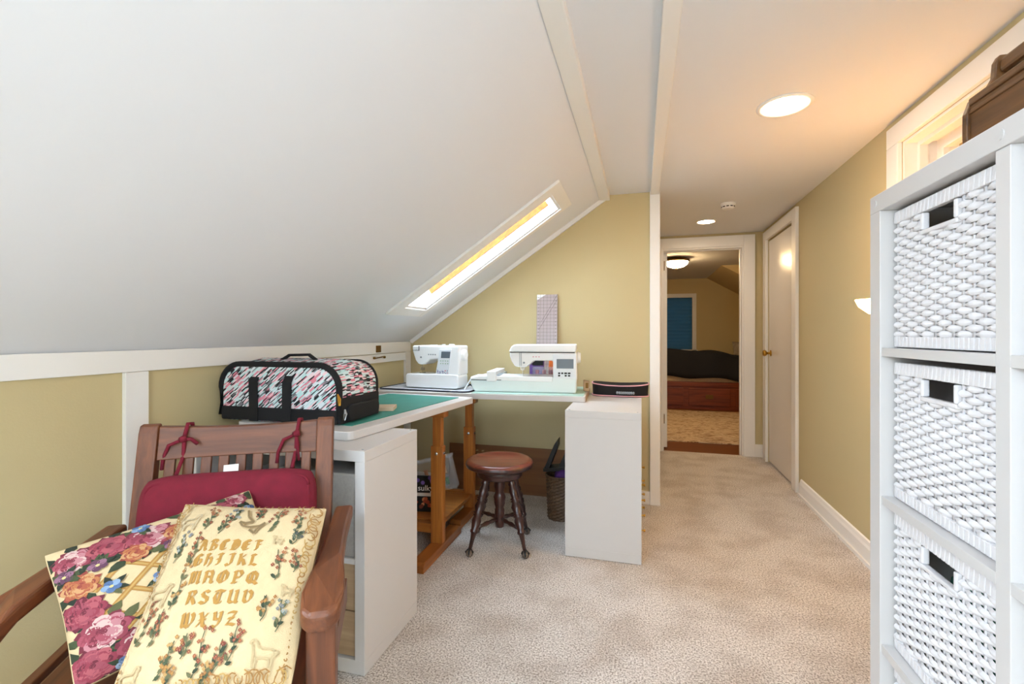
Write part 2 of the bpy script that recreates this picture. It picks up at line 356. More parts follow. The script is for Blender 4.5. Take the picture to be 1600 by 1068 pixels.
m = MB(); m.box(1.9, 1.95, 0.6, 3.2, 0.6, 2.6); m.box(XR + 0.2, 1.95, 0.6, 3.2, 2.55, 2.6); m.box(XR + 0.2, 1.95, 0.55, 0.6, 0.6, 2.6); m.box(XR + 0.2, 1.95, 3.2, 3.25, 0.6, 2.6); m.box(XR + 0.2, 1.95, 0.6, 3.2, 0.55, 0.6)
m.box(XR + 0.101, XR + 0.2, 0.6, 3.2, 2.15, 2.6)
struct(m.build('wall_stairwell', M_stair), 'yellow stairwell seen through the interior window')
pl_ = bpy.data.lights.new('added_stairwell_light', 'POINT'); pl_.energy = 9; pl_.color = (1, 0.8, 0.5); pl_.shadow_soft_size = 0.06  # no lamp in sight here; added fill to brighten the stairwell
po = bpy.data.objects.new('added_stairwell_light', pl_); po.location = (1.6, 1.6, 2.3); col.objects.link(po)
# hall door in the right wall
d1 = thing('door_1', None, None); tag(d1, 'plain white flush door with a brass knob', kind='structure')
MB().box(XR + 0.004, XR + 0.04, DY0 + 0.004, DY1 - 0.004, 0.014, DZ - 0.012).build('door_leaf', plain('door_paint', 'e8e2da', 0.22), d1, 0.002)
m = MB(); cs = 0.10
m.box(XR - 0.024, XR, DY0 - cs, DY0 - 0.004, 0, DZ + 0.085); m.box(XR - 0.024, XR, DY1 + 0.004, DY1 + cs, 0, DZ + 0.085); m.box(XR - 0.024, XR, DY0 - 0.004, DY1 + 0.004, DZ + 0.004, DZ + 0.085)
m.build('casing', M_trim, d1, 0.003)
kn = MB(); mk = align((XR + 0.004, DY1 - 0.07, 1.0), (XR - 1, DY1 - 0.07, 1.0))
kn.lathe([(0.028, 0), (0.028, 0.006), (0.011, 0.009), (0.011, 0.032), (0.024, 0.040), (0.029, 0.054), (0.022, 0.066), (0.004, 0.069)], mk); kn.build('door_knob', M_brass, d1, smooth=True)
for z in (0.2, 1.78):
    MB().lathe([(0.006, -0.045), (0.006, 0.045)], Matrix.Translation((XR - 0.004, DY0 - 0.001, z)), 8).build('hinge', M_oldbrass, d1)
# far wall + doorway to bedroom
BX0, BX1, BZ = 0.20, 0.945, 2.02
m = MB(); m.box(-1.5, BX0, YF, YF + T, 0, ZC); m.box(BX1, 2.4, YF, YF + T, 0, ZC); m.box(BX0, BX1, YF, YF + T, BZ, ZC)
struct(m.build('wall_far', M_wall), 'yellow hall end wall with the bedroom doorway')
d2 = thing('door_2', None, None); tag(d2, 'white cased open doorway into the bedroom', kind='structure')
m = MB()
m.box(0.112, BX0, YF - 0.022, YF, 0, BZ + 0.105); m.box(BX1, BX1 + 0.10, YF - 0.022, YF, 0, BZ + 0.105); m.box(BX0, BX1, YF - 0.022, YF, BZ, BZ + 0.105)
m.build('casing', M_trim, d2, 0.003)
m = MB(); m.box(BX0, BX0 + 0.015, YF - 0.01, YF + T, 0, BZ); m.box(BX1 - 0.015, BX1, YF - 0.01, YF + T, 0, BZ); m.box(BX0 + 0.015, BX1 - 0.015, YF - 0.01, YF + T, BZ - 0.015, BZ)
m.box(BX1 - 0.027, BX1 - 0.015, YF + 0.03, YF + 0.06, 0, BZ - 0.015); m.box(BX0 + 0.015, BX1 - 0.027, YF + 0.03, YF + 0.06, BZ - 0.027, BZ - 0.015)
m.build('jamb', M_trim, d2)
for z in (0.32, 1.86): MB().box(BX0 + 0.015, BX0 + 0.024, YF + 0.0, YF + 0.05, z - 0.045, z + 0.045).build('hinge', M_oldbrass, d2)
MB().box(BX0 + 0.017, BX0 + 0.052, YF + T + 0.004, YF + T + 0.72, 0.015, BZ - 0.02, ).build('door_leaf', M_trim, d2, 0.002)

# ---------------------------------------------------------------- bedroom beyond
BYB = 8.85
M_bwall = plain('bedroom_paint', 'cdb98a', 0.8)
struct(bx('floor_bedroom', M_floorwood, (-1.5, 2.4, YF + 0.02, BYB, -0.06, 0)), 'wooden bedroom floor')
m = MB(); m.box(-1.5, 0.16, BYB, BYB + 0.1, 0, ZC); m.box(0.86, 2.4, BYB, BYB + 0.1, 0, ZC); m.box(0.16, 0.86, BYB, BYB + 0.1, 0, 0.9); m.box(0.16, 0.86, BYB, BYB + 0.1, 1.82, ZC)
struct(m.build('wall_bedroom_back', M_bwall), 'yellow back wall of the bedroom')
struct(bx('wall_bedroom_left', M_bwall, (-1.6, -1.5, YF, BYB + 0.1, 0, ZC))); struct(bx('wall_bedroom_right', M_bwall, (2.4, 2.5, YF, BYB + 0.1, 0, ZC)))
struct(bx('ceiling_bedroom', M_ceil, (-1.6, 2.5, YF + 0.1, BYB + 0.1, ZC, ZC + 0.08)), 'bedroom ceiling')
m = MB(); m.prism([(1.10, ZC), (2.4, ZC), (2.4, ZC - 0.74)], 7.25, BYB, 'XZ'); struct(m.build('ceiling_bedroom_slope', M_bwall), 'sloped plaster corner of the bedroom ceiling')
w5 = thing('window_5', None, None); tag(w5, 'bedroom window with white casing and a blue pleated shade', kind='structure')
m = MB()
for x0, x1, z0, z1 in ((0.09, 0.93, 1.82, 1.89), (0.09, 0.16, 0.83, 1.82), (0.86, 0.93, 0.83, 1.82), (0.07, 0.95, 0.83, 0.9)): m.box(x0, x1, BYB - 0.02, BYB, z0, z1)
m.build('casing', M_trim, w5, 0.003)
n = 30; poly = [(BYB + 0.02 - (0.012 if i % 2 else 0), 1.822 - i * 0.925 / n) for i in range(n + 1)] + [(BYB + 0.035, 0.897), (BYB + 0.035, 1.822)]
MB().prism(poly, 0.158, 0.862, 'YZ').build('pleated_shade', M_shade, w5)
rg = bx('area_rug', M_rug, (0.0, 2.1, 5.42, 7.62, 0, 0.012), bevel=0.004); tag(rg, 'tan patterned rug on the bedroom floor in front of the bed', 'rug')
bd = thing('captains_bed', 'reddish brown wooden bed with drawers under the mattress', 'bed', (0.95, 7.82, 0))
MB().box(-0.95, 1.25, 0.02, 0.98, 0, 0.42).build('bed_box', M_bed, bd, 0.004)
MB().box(-0.97, 1.27, 0, 0.03, 0.36, 0.43).build('side_rail', M_bed, bd, 0.004)
for x0, x1 in ((-0.90, -0.32), (-0.24, 0.36), (0.44, 1.2)):
    dr = MB().box(x0, x1, 0.002, 0.03, 0.06, 0.33).build('drawer', M_bed, bd, 0.004)
    xc = (x0 + x1) / 2; MB().box(xc - 0.055, xc + 0.055, -0.012, 0.004, 0.17, 0.235).build('drawer_pull', M_oldbrass, dr, 0.004)
MB().box(-0.93, 1.23, 0.03, 0.97, 0.425, 0.53).build('mattress', plain('mattress_tick', 'c6b294', 0.9, var=0.1, vscale=40), bd, 0.02)
# comforter: lumpy draped sheet
cm = MB(); nx, ny = 44, 26
def cz(a, b_):
    return 0.90 + 0.02 * math.sin(a * 4.1 + 0.6) - 0.09 * (a + 0.1) + 0.012 * math.sin(a * 9 + b_ * 5) + 0.025 * math.sin(b_ * 11 - a * 4) - 0.06 * max(0, a - 0.3)
vs = []; 
for j in range(ny + 1):
    for i in range(nx + 1):
        a = -0.93 + 2.16 * i / nx; t = j / ny
        if t < 0.3:
            k = t / 0.3; y = -0.02 + 0.07 * k * k - 0.015 * math.sin(a * 14); zb = 0.50 - 0.07 * max(0, a + 0.1) + 0.02 * math.sin(a * 8); z = zb + (cz(a, 0) - zb) * math.sin(k * math.pi / 2)
        else: k = (t - 0.3) / 0.7; y = 0.05 + 0.90 * k; z = cz(a, k * 3)  - 0.16 * k
        vs.append((0.95 + a, 7.82 + y, z))
cm.add(vs, [(j * (nx + 1) + i, j * (nx + 1) + i + 1, (j + 1) * (nx + 1) + i + 1, (j + 1) * (nx + 1) + i) for j in range(ny) for i in range(nx)])
o = cm.build('comforter', M_navy, smooth=True); so = o.modifiers.new('s', 'SOLIDIFY'); so.thickness = 0.03; so.offset = -1
tag(o, 'bulky dark navy comforter heaped over the bed', 'comforter')

# ---------------------------------------------------------------- ceiling fittings
def can_light(x, y, r, label):
    t = thing('recessed_light', label, 'ceiling light', (x, y, ZC), 0, 'recessed ceiling lights')
    MB().lathe([(r, 0), (r, -0.004), (r * 0.93, -0.008), (r * 0.80, -0.006), (r * 0.78, 0)], None, 40).build('trim_ring', M_trim, t, smooth=True)
    MB().lathe([(r * 0.78, -0.003), (r * 0.6, -0.007), (0.001, -0.009)], None, 40).build('lens', M_can, t, smooth=True)
can_light(0.59, 2.25, 0.108, 'large lit recessed ceiling light above the open carpet')
can_light(0.54, 4.39, 0.085, 'lit recessed ceiling light in front of the bedroom doorway')
sd = thing('smoke_detector', 'small white round smoke detector on the hall ceiling', 'smoke detector', (0.625, 3.83, ZC))
MB().lathe([(0.052, 0), (0.052, -0.012), (0.046, -0.016), (0.045, -0.034), (0.036, -0.042), (0.001, -0.043)], None, 32).build('body', M_plastic, sd)
m = MB()
for a in range(-70, 71, 35): m.box(-0.009, 0.009, -0.0466, -0.040, -0.031, -0.024, Matrix.Rotation(R(a - 12), 4, 'Z'))
m.build('vent_slots', M_dark, sd)
fl = thing('flush_light', 'lit dome ceiling light with a brass rim in the bedroom', 'ceiling light', (0.43, 6.4, ZC))
MB().lathe([(0.10, 0), (0.155, -0.02), (0.165, -0.045), (0.150, -0.05)], None, 36).build('rim', M_oldbrass, fl, smooth=True)
MB().lathe([(0.148, -0.045), (0.135, -0.08), (0.10, -0.108), (0.05, -0.124), (0.001, -0.128)], None, 36).build('glass_dome', M_dome, fl, smooth=True)
MB().lathe([(0.008, -0.126), (0.012, -0.135), (0.004, -0.15), (0.001, -0.152)], None, 12).build('finial', M_oldbrass, fl, smooth=True)
sc = thing('wall_sconce', 'small lit bowl sconce on the right wall beside the tall shelf', 'wall lamp', (XR, 2.36, 1.275))
MB().box(-0.02, 0, -0.05, 0.05, -0.10, 0.04).build('backplate', M_brass, sc, 0.006)
MB().tube([(-0.02, 0, -0.05), (-0.08, 0, -0.06), (-0.11, 0, -0.03)], 0.008).build('arm', M_brass, sc, smooth=True)
MB().lathe([(0.012, -0.03), (0.05, -0.015), (0.085, 0.015), (0.098, 0.045), (0.092, 0.045), (0.05, 0.0), (0.004, -0.01)], Matrix.Translation((-0.125, 0, 0)), 32).build('glass_bowl', M_bulb, sc, smooth=True)

# ---------------------------------------------------------------- white cube cabinets
def cabinet(name, label, W, D, H, loc, rz):
    t = thing(name, label, 'cabinet', loc, rz, 'white cube cabinets under the desks'); e = 0.038
    MB().box(0, W, 0, D, H - e, H).build('top_panel', M_white, t, 0.0015)
    MB().box(0, W, 0, D, 0.002, e + 0.012).build('bottom_panel', M_white, t, 0.0015)
    for x in (0, W - e): MB().box(x, x + e, 0, D, e + 0.012, H - e).build('side_panel', M_white, t, 0.0012)
    MB().box(W / 2 - 0.009, W / 2 + 0.009, 0.004, D, e + 0.012, H - e).build('divider', M_white, t)
    for x0, x1 in ((e, W / 2 - 0.009), (W / 2 + 0.009, W - e)): MB().box(x0, x1, 0.004, D, H / 2 - 0.009, H / 2 + 0.009).build('shelf', M_white, t)
    MB().box(e, W - e, D - 0.006, D, e + 0.012, H - e).build('back_panel', M_white, t)
    for x in (0.02, W - 0.02):
        for y in (0.02, D - 0.02): MB().lathe([(0.004, 0), (0.0045, 0.0012), (0.001, 0.0018)], Matrix.Translation((x, y, H)), 10).build('screw_cap', M_greyp, t)
    return t
WC, DC, HC = 0.77, 0.39, 0.77
cl = cabinet('cube_cabinet', 'white cube cabinet under the end of the left desk with grey bin and oak drawers', WC, DC, HC, (-1.682, 1.415, 0), 0)
x0, x1 = WC / 2 + 0.012, WC - 0.041
for k, (z0, z1) in enumerate(((0.053, 0.208), (0.212, 0.373))):
    dr = MB().box(x0, x1, 0.012, DC - 0.03, z0, z1).build('drawer', M_oak, cl, 0.0015)
bn = thing('fabric_bin', 'grey fabric storage bin with a white ringed hand hole in the left cabinet', 'storage bin', (-1.682 + x0, 1.423, HC / 2 + 0.0095))
w = x1 - x0 - 0.004
MB().box(0.002, w, 0.004, DC - 0.05, 0, 0.29).build('bin_body', M_greymesh, bn, 0.006)
MB().lathe([(0.032, 0), (0.032, 0.004), (0.024, 0.006), (0.021, 0.001)], align((w / 2 + 0.03, 0.004, 0.20), (w / 2 + 0.03, -1, 0.20)), 24).build('grommet', M_plastic, bn)
MB().lathe([(0.022, 0), (0.022, 0.0015)], align((w / 2 + 0.03, 0.004, 0.20), (w / 2 + 0.03, -1, 0.20)), 24).build('hand_hole', M_dark, bn)
pb = thing('paper_bundle', 'grey plastic wrapped bundle in the left cabinet behind the chair slats', 'bundle', (-1.682 + 0.05, 1.43, HC / 2 + 0.0095))
MB().prism([(0, 0), (0.29, 0), (0.28, 0.12), (0.2, 0.2), (0.1, 0.23), (0.02, 0.16)], 0, 0.26, 'XZ').build('wrapped_stack', plain('grey_wrap', 'aeb0b4', 0.3, bump=1.0, bscale=30), pb, 0.02)
MB().box(0.15, 0.27, -0.006, 0.0, 0.03, 0.10).build('paper_label', plain('paper', 'e9e6df', 0.8), pb)
# right cabinet: side panel faces the camera, drawers face the hall
cr = cabinet('cube_cabinet', 'white cube cabinet at the right end of the back desk showing its plain side', WC, DC, HC, (0.0, 2.47, 0), 90)
for k in range(4):
    z0 = 0.055 + k * 0.083
    for xa in (0.042, WC / 2 + 0.012):
        dr = MB().box(xa, xa + 0.33, 0.003, 0.03, z0, z0 + 0.078).build('drawer', M_oak, cr, 0.0015)
        MB().lathe([(0.004, 0), (0.004, 0.012), (0.008, 0.016), (0.007, 0.022), (0.001, 0.023)], align((xa + 0.165, 0.003, z0 + 0.04), (xa + 0.165, -1, z0 + 0.04)), 10).build('knob', M_brass, dr)

# ---------------------------------------------------------------- trestles and desk tops
def trestle(label, loc, rz):
    t = thing('trestle', label, 'trestle', loc, rz, 'pine trestles under the left desk'); Wd = 0.66
    for x in (0, -Wd):
        ft = MB(); ft.prism([(-0.25, 0), (0.25, 0), (0.25, 0.035), (0.23, 0.05), (-0.23, 0.05), (-0.25, 0.035)], x - 0.035, x + 0.035, 'YZ'); ft.build('foot', M_pine_y, t, 0.003)
        MB().box(x - 0.034, x + 0.034, -0.022, 0.022, 0.05, 0.57).build('outer_post', M_pine, t, 0.003)
        MB().box(x - 0.024, x + 0.024, -0.020, 0.020, 0.57, 0.725).build('inner_post', M_pine, t, 0.002)
        MB().lathe([(0.009, 0), (0.009, 0.004), (0.003, 0.007)], align((x, -0.022, 0.53), (x, -1, 0.53)), 12).build('peg', M_steel, t)
        MB().lathe([(0.009, 0), (0.009, 0.004), (0.003, 0.007)], align((x + .034, 0, 0.53), (9, 0, 0.53)), 12).build('peg', M_steel, t)
    MB().box(-Wd - 0.06, 0.05, -0.028, 0.028, 0.725, 0.768).build('top_bar', M_pine_x, t, 0.006)
    MB().box(-Wd + 0.034, -0.034, -0.02, 0.02, 0.10, 0.15).build('lower_rail', M_pine_x, t, 0.003)
    return t
trestle('near pine trestle beside the clear thread case', (-1.06, 2.345, 0), 0)
trestle('pine trestle in the desk corner behind the round stool', (-1.08, 2.88, 0), 0)
# left desk top: rotated
LD_A, LD = -6.2, Vector((-1.05, 1.53, 0))
tl = thing('desk_top', 'white desk top with rounded corners carrying the duffel bag and green mat', 'desk top', (LD.x, LD.y, 0.771), LD_A)
MB().prism(rrect(-0.60, 0, 0, 1.06, 0.035), 0, 0.033, 'XY').build('slab', M_white, tl, 0.003)
tb = thing('desk_top', 'white desk top against the gable wall carrying both sewing machines', 'desk top', (-0.318, 2.77, 0.771), 3)
MB().prism(rrect(-1.40, 0, 0, 0.53, 0.01), 0, 0.033, 'XY').build('slab', M_white, tb, 0.0015)
MB().box(0, 0.0015, 0.01, 0.52, 0.002, 0.031).build('raw_edge', M_oak, tb)
DT = 0.771 + 0.033
gm = bx('cutting_mat', M_mat, (-0.56, -0.075, 0.1, 1.0, 0, 0.003)); gm.location = (LD.x, LD.y, DT); gm.rotation_euler = (0, 0, R(LD_A)); tag(gm, 'dark green cutting mat on the left desk under the duffel bag', 'cutting mat')
gm = bx('cutting_mat', M_mat2, (-0.70, -0.012, 0.012, 0.50, 0, 0.004)); gm.location = (-0.318, 2.77, DT); gm.rotation_euler = (0, 0, R(3)); tag(gm, 'pale aqua cutting mat under the large embroidery machine', 'cutting mat')
nb = bx('note_block', plain('kraft', 'cbb79a', 0.8), (-0.07, 0.07, -0.05, 0.05, 0, 0.018), bevel=0.002); nb.location = (-1.215, 2.02, DT + 0.003); nb.rotation_euler = (0, 0, R(20)); tag(nb, 'small tan block lying on the green mat beside the duffel bag', 'block')

# ---------------------------------------------------------------- duffel bag
dg = thing('duffel_bag', 'duffel bag with pink, aqua and black dashes and black trim on the left desk', 'duffel bag', (-1.452, 1.62, DT + 0.004), 1)
BW, BD, BH = 0.575, 0.30, 0.235
def bag_out(x0, x1, r, zt, dz=0): 
    return [(x0 + 0.02, 0.0 + dz), (x1 - 0.02, 0.0 + dz), (x1, 0.02 + dz)] + [(x1 - r + r * math.cos(R(a)), zt - r + r * math.sin(R(a))) for a in range(0, 91, 10)] + [(x0 + r + r * math.cos(R(a)), zt - r + r * math.sin(R(a))) for a in range(90, 181, 10)] + [(x0, 0.02 + dz)]
m = MB(); secs = [(0.0, -0.006, 0.012), (0.02, 0.0, 0), (0.15, 0.006, -0.006), (0.28, 0.0, 0), (BD, -0.008, 0.014)]
prev = None; polys = []
for y, gz, ins in secs: polys.append([(x, y, max(0.0, z)) for x, z in bag_out(-BW / 2 + ins, BW / 2 - ins, 0.095, BH + gz + 0.015 * math.sin(y / BD * math.pi))])
k = len(polys[0]); vs = [p for q in polys for p in q]
fs = [tuple(range(k)), tuple(range(len(vs) - 1, len(vs) - k - 1, -1))] + [(i * k + j, i * k + (j + 1) % k, (i + 1) * k + (j + 1) % k, (i + 1) * k + j) for i in range(len(polys) - 1) for j in range(k)]
m.add(vs, fs); m.build('bag_body', M_dash, dg, smooth=False)
m = MB(); m.box(-BW / 2 + 0.004, BW / 2 - 0.004, -0.006, 0.02, 0.0, 0.058); m.build('front_band', M_black, dg, 0.008)
m = MB(); m.box(BW / 2 - 0.01, BW / 2 + 0.010, 0.0, BD - 0.005, 0.0, 0.105); m.build('end_band', M_black, dg, 0.008)
m = MB(); m.prism(rrect(0.03, BD - 0.03, 0.008, 0.075, 0.03), BW / 2 + 0.008, BW / 2 + 0.026, 'YZ'); m.build('end_pocket', M_black, dg, 0.006)
def ring(y, off): return [(x, y, z) for x, z in bag_out(-BW / 2 - off, BW / 2 + off, 0.098, BH + 0.002)[2:-1]] + [(-BW / 2 - off, y, 0.02)]
MB().tube(ring(0.004, 0.0), 0.013, 6).build('front_piping', M_black, dg, smooth=True)
MB().tube(ring(BD - 0.006, -0.008), 0.011, 6).build('back_piping', M_black, dg, smooth=True)
for xa in (-0.135, 0.025):
    MB().add([(xa, -0.009, 0.0), (xa + 0.042, -0.009, 0.0), (xa + 0.006, -0.012, 0.165), (xa + 0.048, -0.012, 0.165), (xa + 0.012, 0.004, 0.20), (xa + 0.052, 0.004, 0.20)] if xa > 0 else [(xa, -0.009, 0.0), (xa + 0.042, -0.009, 0.0), (xa, -0.012, 0.165), (xa + 0.042, -0.012, 0.165), (xa, 0.004, 0.19), (xa + 0.042, 0.004, 0.19)], [(0, 1, 3, 2), (2, 3, 5, 4)]).build('strap', M_black, dg).modifiers.new('s', 'SOLIDIFY').thickness = 0.005
MB().tube([(-0.1, 0.12, BH + 0.004), (-0.05, 0.13, BH + 0.035), (0.05, 0.13, BH + 0.038), (0.11, 0.12, BH + 0.004)], 0.013, 6, 0.5).build('top_handle', M_black, dg, smooth=True)
m = MB(); m.tube([(BW / 2 + 0.004, -0.012, 0.125), (BW / 2 + 0.014, -0.016, 0.105), (BW / 2 + 0.016, -0.018, 0.08)], [0.003, 0.008, 0.005], 6, 0.4); m.build('zipper_pull', M_brass, dg)
m = MB(); m.tube([(BW / 2 + 0.022, 0.01, 0.062), (BW / 2 + 0.028, 0.004, 0.045), (BW / 2 + 0.026, 0.0, 0.02)], [0.003, 0.007, 0.006], 6, 0.4); m.build('zipper_pull', M_steel, dg)

# ---------------------------------------------------------------- sewing machine on its pad
pd = thing('machine_pad', 'grey quilted pad with dark binding under the small sewing machine', 'pad', (-1.36, 2.98, DT), -4)
po_ = rrect(-0.33, 0.33, -0.21, 0.21, 0.05)
MB().prism(po_, 0, 0.006, 'XY').build('pad', M_pad, pd)
MB().tube([(x, y, 0.005) for x, y in po_] + [(po_[0][0], po_[0][1], 0.005)], 0.0055, 6).build('binding', plain('navy_binding', '20232e', 0.8), pd)
s1 = thing('sewing_machine', 'compact white sewing machine with floral panel on the grey pad in the desk corner', 'sewing machine', (-1.53, 2.86, DT + 0.0065), -4)
MB().prism(rrect(0, 0.39, 0.006, 0.098, 0.02), 0, 0.15, 'XZ').build('free_arm_bed', M_plastic, s1, 0.006)
up = [(0.045, 0.285), (0.045, 0.25), (0.068, 0.185), (0.09, 0.16), (0.13, 0.157), (0.165, 0.178), (0.18, 0.194), (0.235, 0.196), (0.215, 0.09), (0.39, 0.09), (0.39, 0.285)]
MB().prism(up, 0.012, 0.155, 'XZ').build('upper_body', M_plastic, s1, 0.010, seg=3)
pp = [(0.226, 0.098), (0.318, 0.098), (0.338, 0.262), (0.252, 0.262)]
cp = MB().prism(pp, 0.009, 0.013, 'XZ').build('control_panel', plain('panel_white', 'e2e8ee', 0.35), s1, 0.002)
MB().prism([(0.262, 0.204), (0.325, 0.204), (0.331, 0.247), (0.266, 0.247)], 0.007, 0.010, 'XZ').build('screen', M_screen, cp)
for r_ in range(2):
    for c_ in range(4): MB().box(0.256 + c_ * 0.017, 0.265 + c_ * 0.017, 0.0068, 0.0095, 0.165 + r_ * 0.017, 0.172 + r_ * 0.017).build('button', plain('button_green', '9db8a4', 0.4), cp, 0.001)
m = MB()
for k in range(22):
    a = random.uniform(0.23, 0.312); b_ = random.uniform(0.102, 0.135); r_ = random.uniform(0.003, 0.007)
    m.add([(a + r_ * math.cos(t) * (1 if i % 2 else .5), 0.0085 - k * 2e-5, b_ + r_ * math.sin(t) * (1 if i % 2 else .5)) for i, t in enumerate([q * math.pi / 5 for q in range(10)])], [tuple(range(10))], color=random.choice(['7d7fa3', 'a08fb8', 'c46a86', '9fb3cf', '5c5f80']))
m.build('floral_print', M_flat, cp)
MB().lathe([(0.034, 0), (0.036, 0.006), (0.034, 0.02), (0.026, 0.024), (0.001, 0.024)], align((0.39, 0.075, 0.225), (9, 0.075, 0.225)), 28).build('hand_wheel', M_plastic, s1, smooth=False)
m = MB(); m.box(0.108, 0.112, 0.03, 0.034, 0.10, 0.16); m.box(0.100, 0.124, 0.026, 0.04, 0.118, 0.138); m.build('needle_bar', M_steel, s1)
MB().box(0.098, 0.126, 0.015, 0.05, 0.100, 0.106).build('presser_foot', M_steel, s1)
m = MB(); m.box(0.094, 0.098, 0.0098, 0.0125, 0.25, 0.283); m.build('thread_slot', M_dark, s1)
MB().lathe([(0.006, 0), (0.006, 0.004), (0.002, 0.005)], align((0.112, 0.012, 0.207), (0.112, -1, 0.207)), 14).build('thread_dial', M_greyp, s1)
m = MB()
for q in range(4): m.lathe([(0.0045, 0), (0.0045, 0.003)], align((0.17 + q * 0.016, 0.012, 0.226), (0.17 + q * 0.016, -1, 0.226)), 12)
m.build('speed_button', M_greyp, s1)
text_mb('brother', 0.017, Matrix.Translation((0.072, 0.0112, 0.248)) @ Matrix.Rotation(R(90), 4, 'X'), '2a2f38').build('maker_name', M_flat, s1)
m = MB(); m.lathe([(0.02, 0), (0.02, 0.006), (0.012, 0.010)], Matrix.Translation((0.31, 0.07, 0.285)), 16); m.box(0.15, 0.20, 0.05, 0.08, 0.285, 0.289); m.lathe([(0.012, 0), (0.012, 0.008)], Matrix.Translation((0.25, 0.07, 0.285)), 14); m.build('bobbin_winder', M_plastic, s1)
st = MB().tube([(-1.10, 2.84, DT + 0.012), (-1.06, 2.87, DT + 0.088)], 0.004, 8).build('stylus', M_plastic); tag(st, 'thin white rod leaning upright between the two sewing machines', 'rod')
cb = MB().tube([(-1.115, 2.95, DT + 0.022), (-1.09, 2.92, DT + 0.034), (-1.085, 2.95, DT + 0.02), (-1.08, 2.99, DT + 0.028), (-1.085, 3.05, DT + 0.018)], 0.005, 8).build('power_cord', M_blackp, smooth=True); tag(cb, 'black power cord bunched between the two sewing machines', 'cord')

# ---------------------------------------------------------------- embroidery machine
s2 = thing('embroidery_machine', 'large white embroidery machine, aqua reflection tinted into its base, on the aqua mat', 'sewing machine', (-1.045, 2.80, DT + 0.0045), 6)
MB().prism([(0.03, 0.0), (0.66, 0.0), (0.665, 0.01), (0.665, 0.095), (0.0, 0.095), (0.0, 0.06), (0.012, 0.02)], 0, 0.19, 'XZ').build('bed', M_plastic_reflect, s2, 0.008)
MB().prism([(0.002, 0.075), (0.44, 0.068), (0.52, 0.068), (0.52, 0.1), (0.06, 0.1), (0.002, 0.088)], -0.003, 0.186, 'XZ').build('embroidery_unit_top', M_plastic, s2, 0.004)
MB().box(0.008, 0.105, -0.0042, 0.0, 0.073, 0.0765).build('seam', M_dark, s2); MB().box(0.172, 0.20, -0.0042, 0.0, 0.0745, 0.078).build('seam', M_dark, s2)
MB().box(0.108, 0.168, -0.012, 0.30, 0.066, 0.130).build('carriage_arm', M_plastic, s2, 0.004)
MB().box(0.168, 0.186, 0.01, 0.28, 0.078, 0.108).build('carriage_rail', M_greyp, s2, 0.002)
MB().box(0.186, 0.235, 0.09, 0.15, 0.088, 0.104).build('hoop_holder', M_plastic, s2, 0.003)
up = [(0.25, 0.25), (0.252, 0.225), (0.262, 0.195), (0.283, 0.162), (0.305, 0.157), (0.355, 0.157), (0.405, 0.198), (0.522, 0.198), (0.522, 0.068), (0.668, 0.068), (0.668, 0.25)]
MB().prism(up, 0.008, 0.175, 'XZ').build('upper_body', M_plastic, s2, 0.008, seg=3)
MB().prism([(0.246, 0.252), (0.662, 0.252), (0.666, 0.30), (0.28, 0.297), (0.262, 0.285)], 0.0, 0.185, 'XZ').build('top_cover', M_plastic, s2, 0.008, seg=3)
MB().box(0.254, 0.655, 0.006, 0.01, 0.2475, 0.2515).build('cover_seam', M_dark, s2)
cp = MB().box(0.524, 0.664, 0.002, 0.009, 0.07, 0.24).build('control_panel', plain('panel_white', 'e2e8ee', 0.35), s2, 0.002)
MB().box(0.545, 0.648, 0.000, 0.003, 0.152, 0.210).build('touch_screen', M_screen, cp, 0.001)
for (a, b_, w) in ((0.554, 0.118, 0.013), (0.573, 0.118, 0.013), (0.592, 0.118, 0.017), (0.613, 0.118, 0.017), (0.554, 0.103, 0.013), (0.594, 0.103, 0.013), (0.615, 0.103, 0.013)):
    MB().box(a, a + w, -0.0005, 0.003, b_, b_ + 0.010).build('button', M_blackp, cp, 0.002)
m = MB(); m.box(0.314, 0.317, 0.0055, 0.009, 0.165, 0.247); m.box(0.324, 0.327, 0.0055, 0.009, 0.165, 0.247); m.build('thread_slot', M_greyp, s2)
MB().lathe([(0.006, 0), (0.006, 0.004), (0.002, 0.005)], align((0.342, 0.008, 0.185), (0.342, -1, 0.185)), 14).build('thread_dial', M_greyp, s2)
m = MB(); m.box(0.326, 0.330, 0.05, 0.054, 0.10, 0.16); m.box(0.314, 0.342, 0.045, 0.06, 0.135, 0.155); m.build('needle_bar', M_steel, s2)
m = MB()
for q in range(3): m.lathe([(0.004, 0), (0.004, 0.002)], align((0.40 + q * 0.018, 0.008, 0.222), (0.40 + q * 0.018, -1, 0.222)), 12)
m.build('speed_button', M_pink, s2)
MB().lathe([(0.034, 0), (0.036, 0.006), (0.030, 0.022), (0.001, 0.022)], align((0.668, 0.09, 0.215), (9, 0.09, 0.215)), 24).build('hand_wheel', M_plastic, s2)
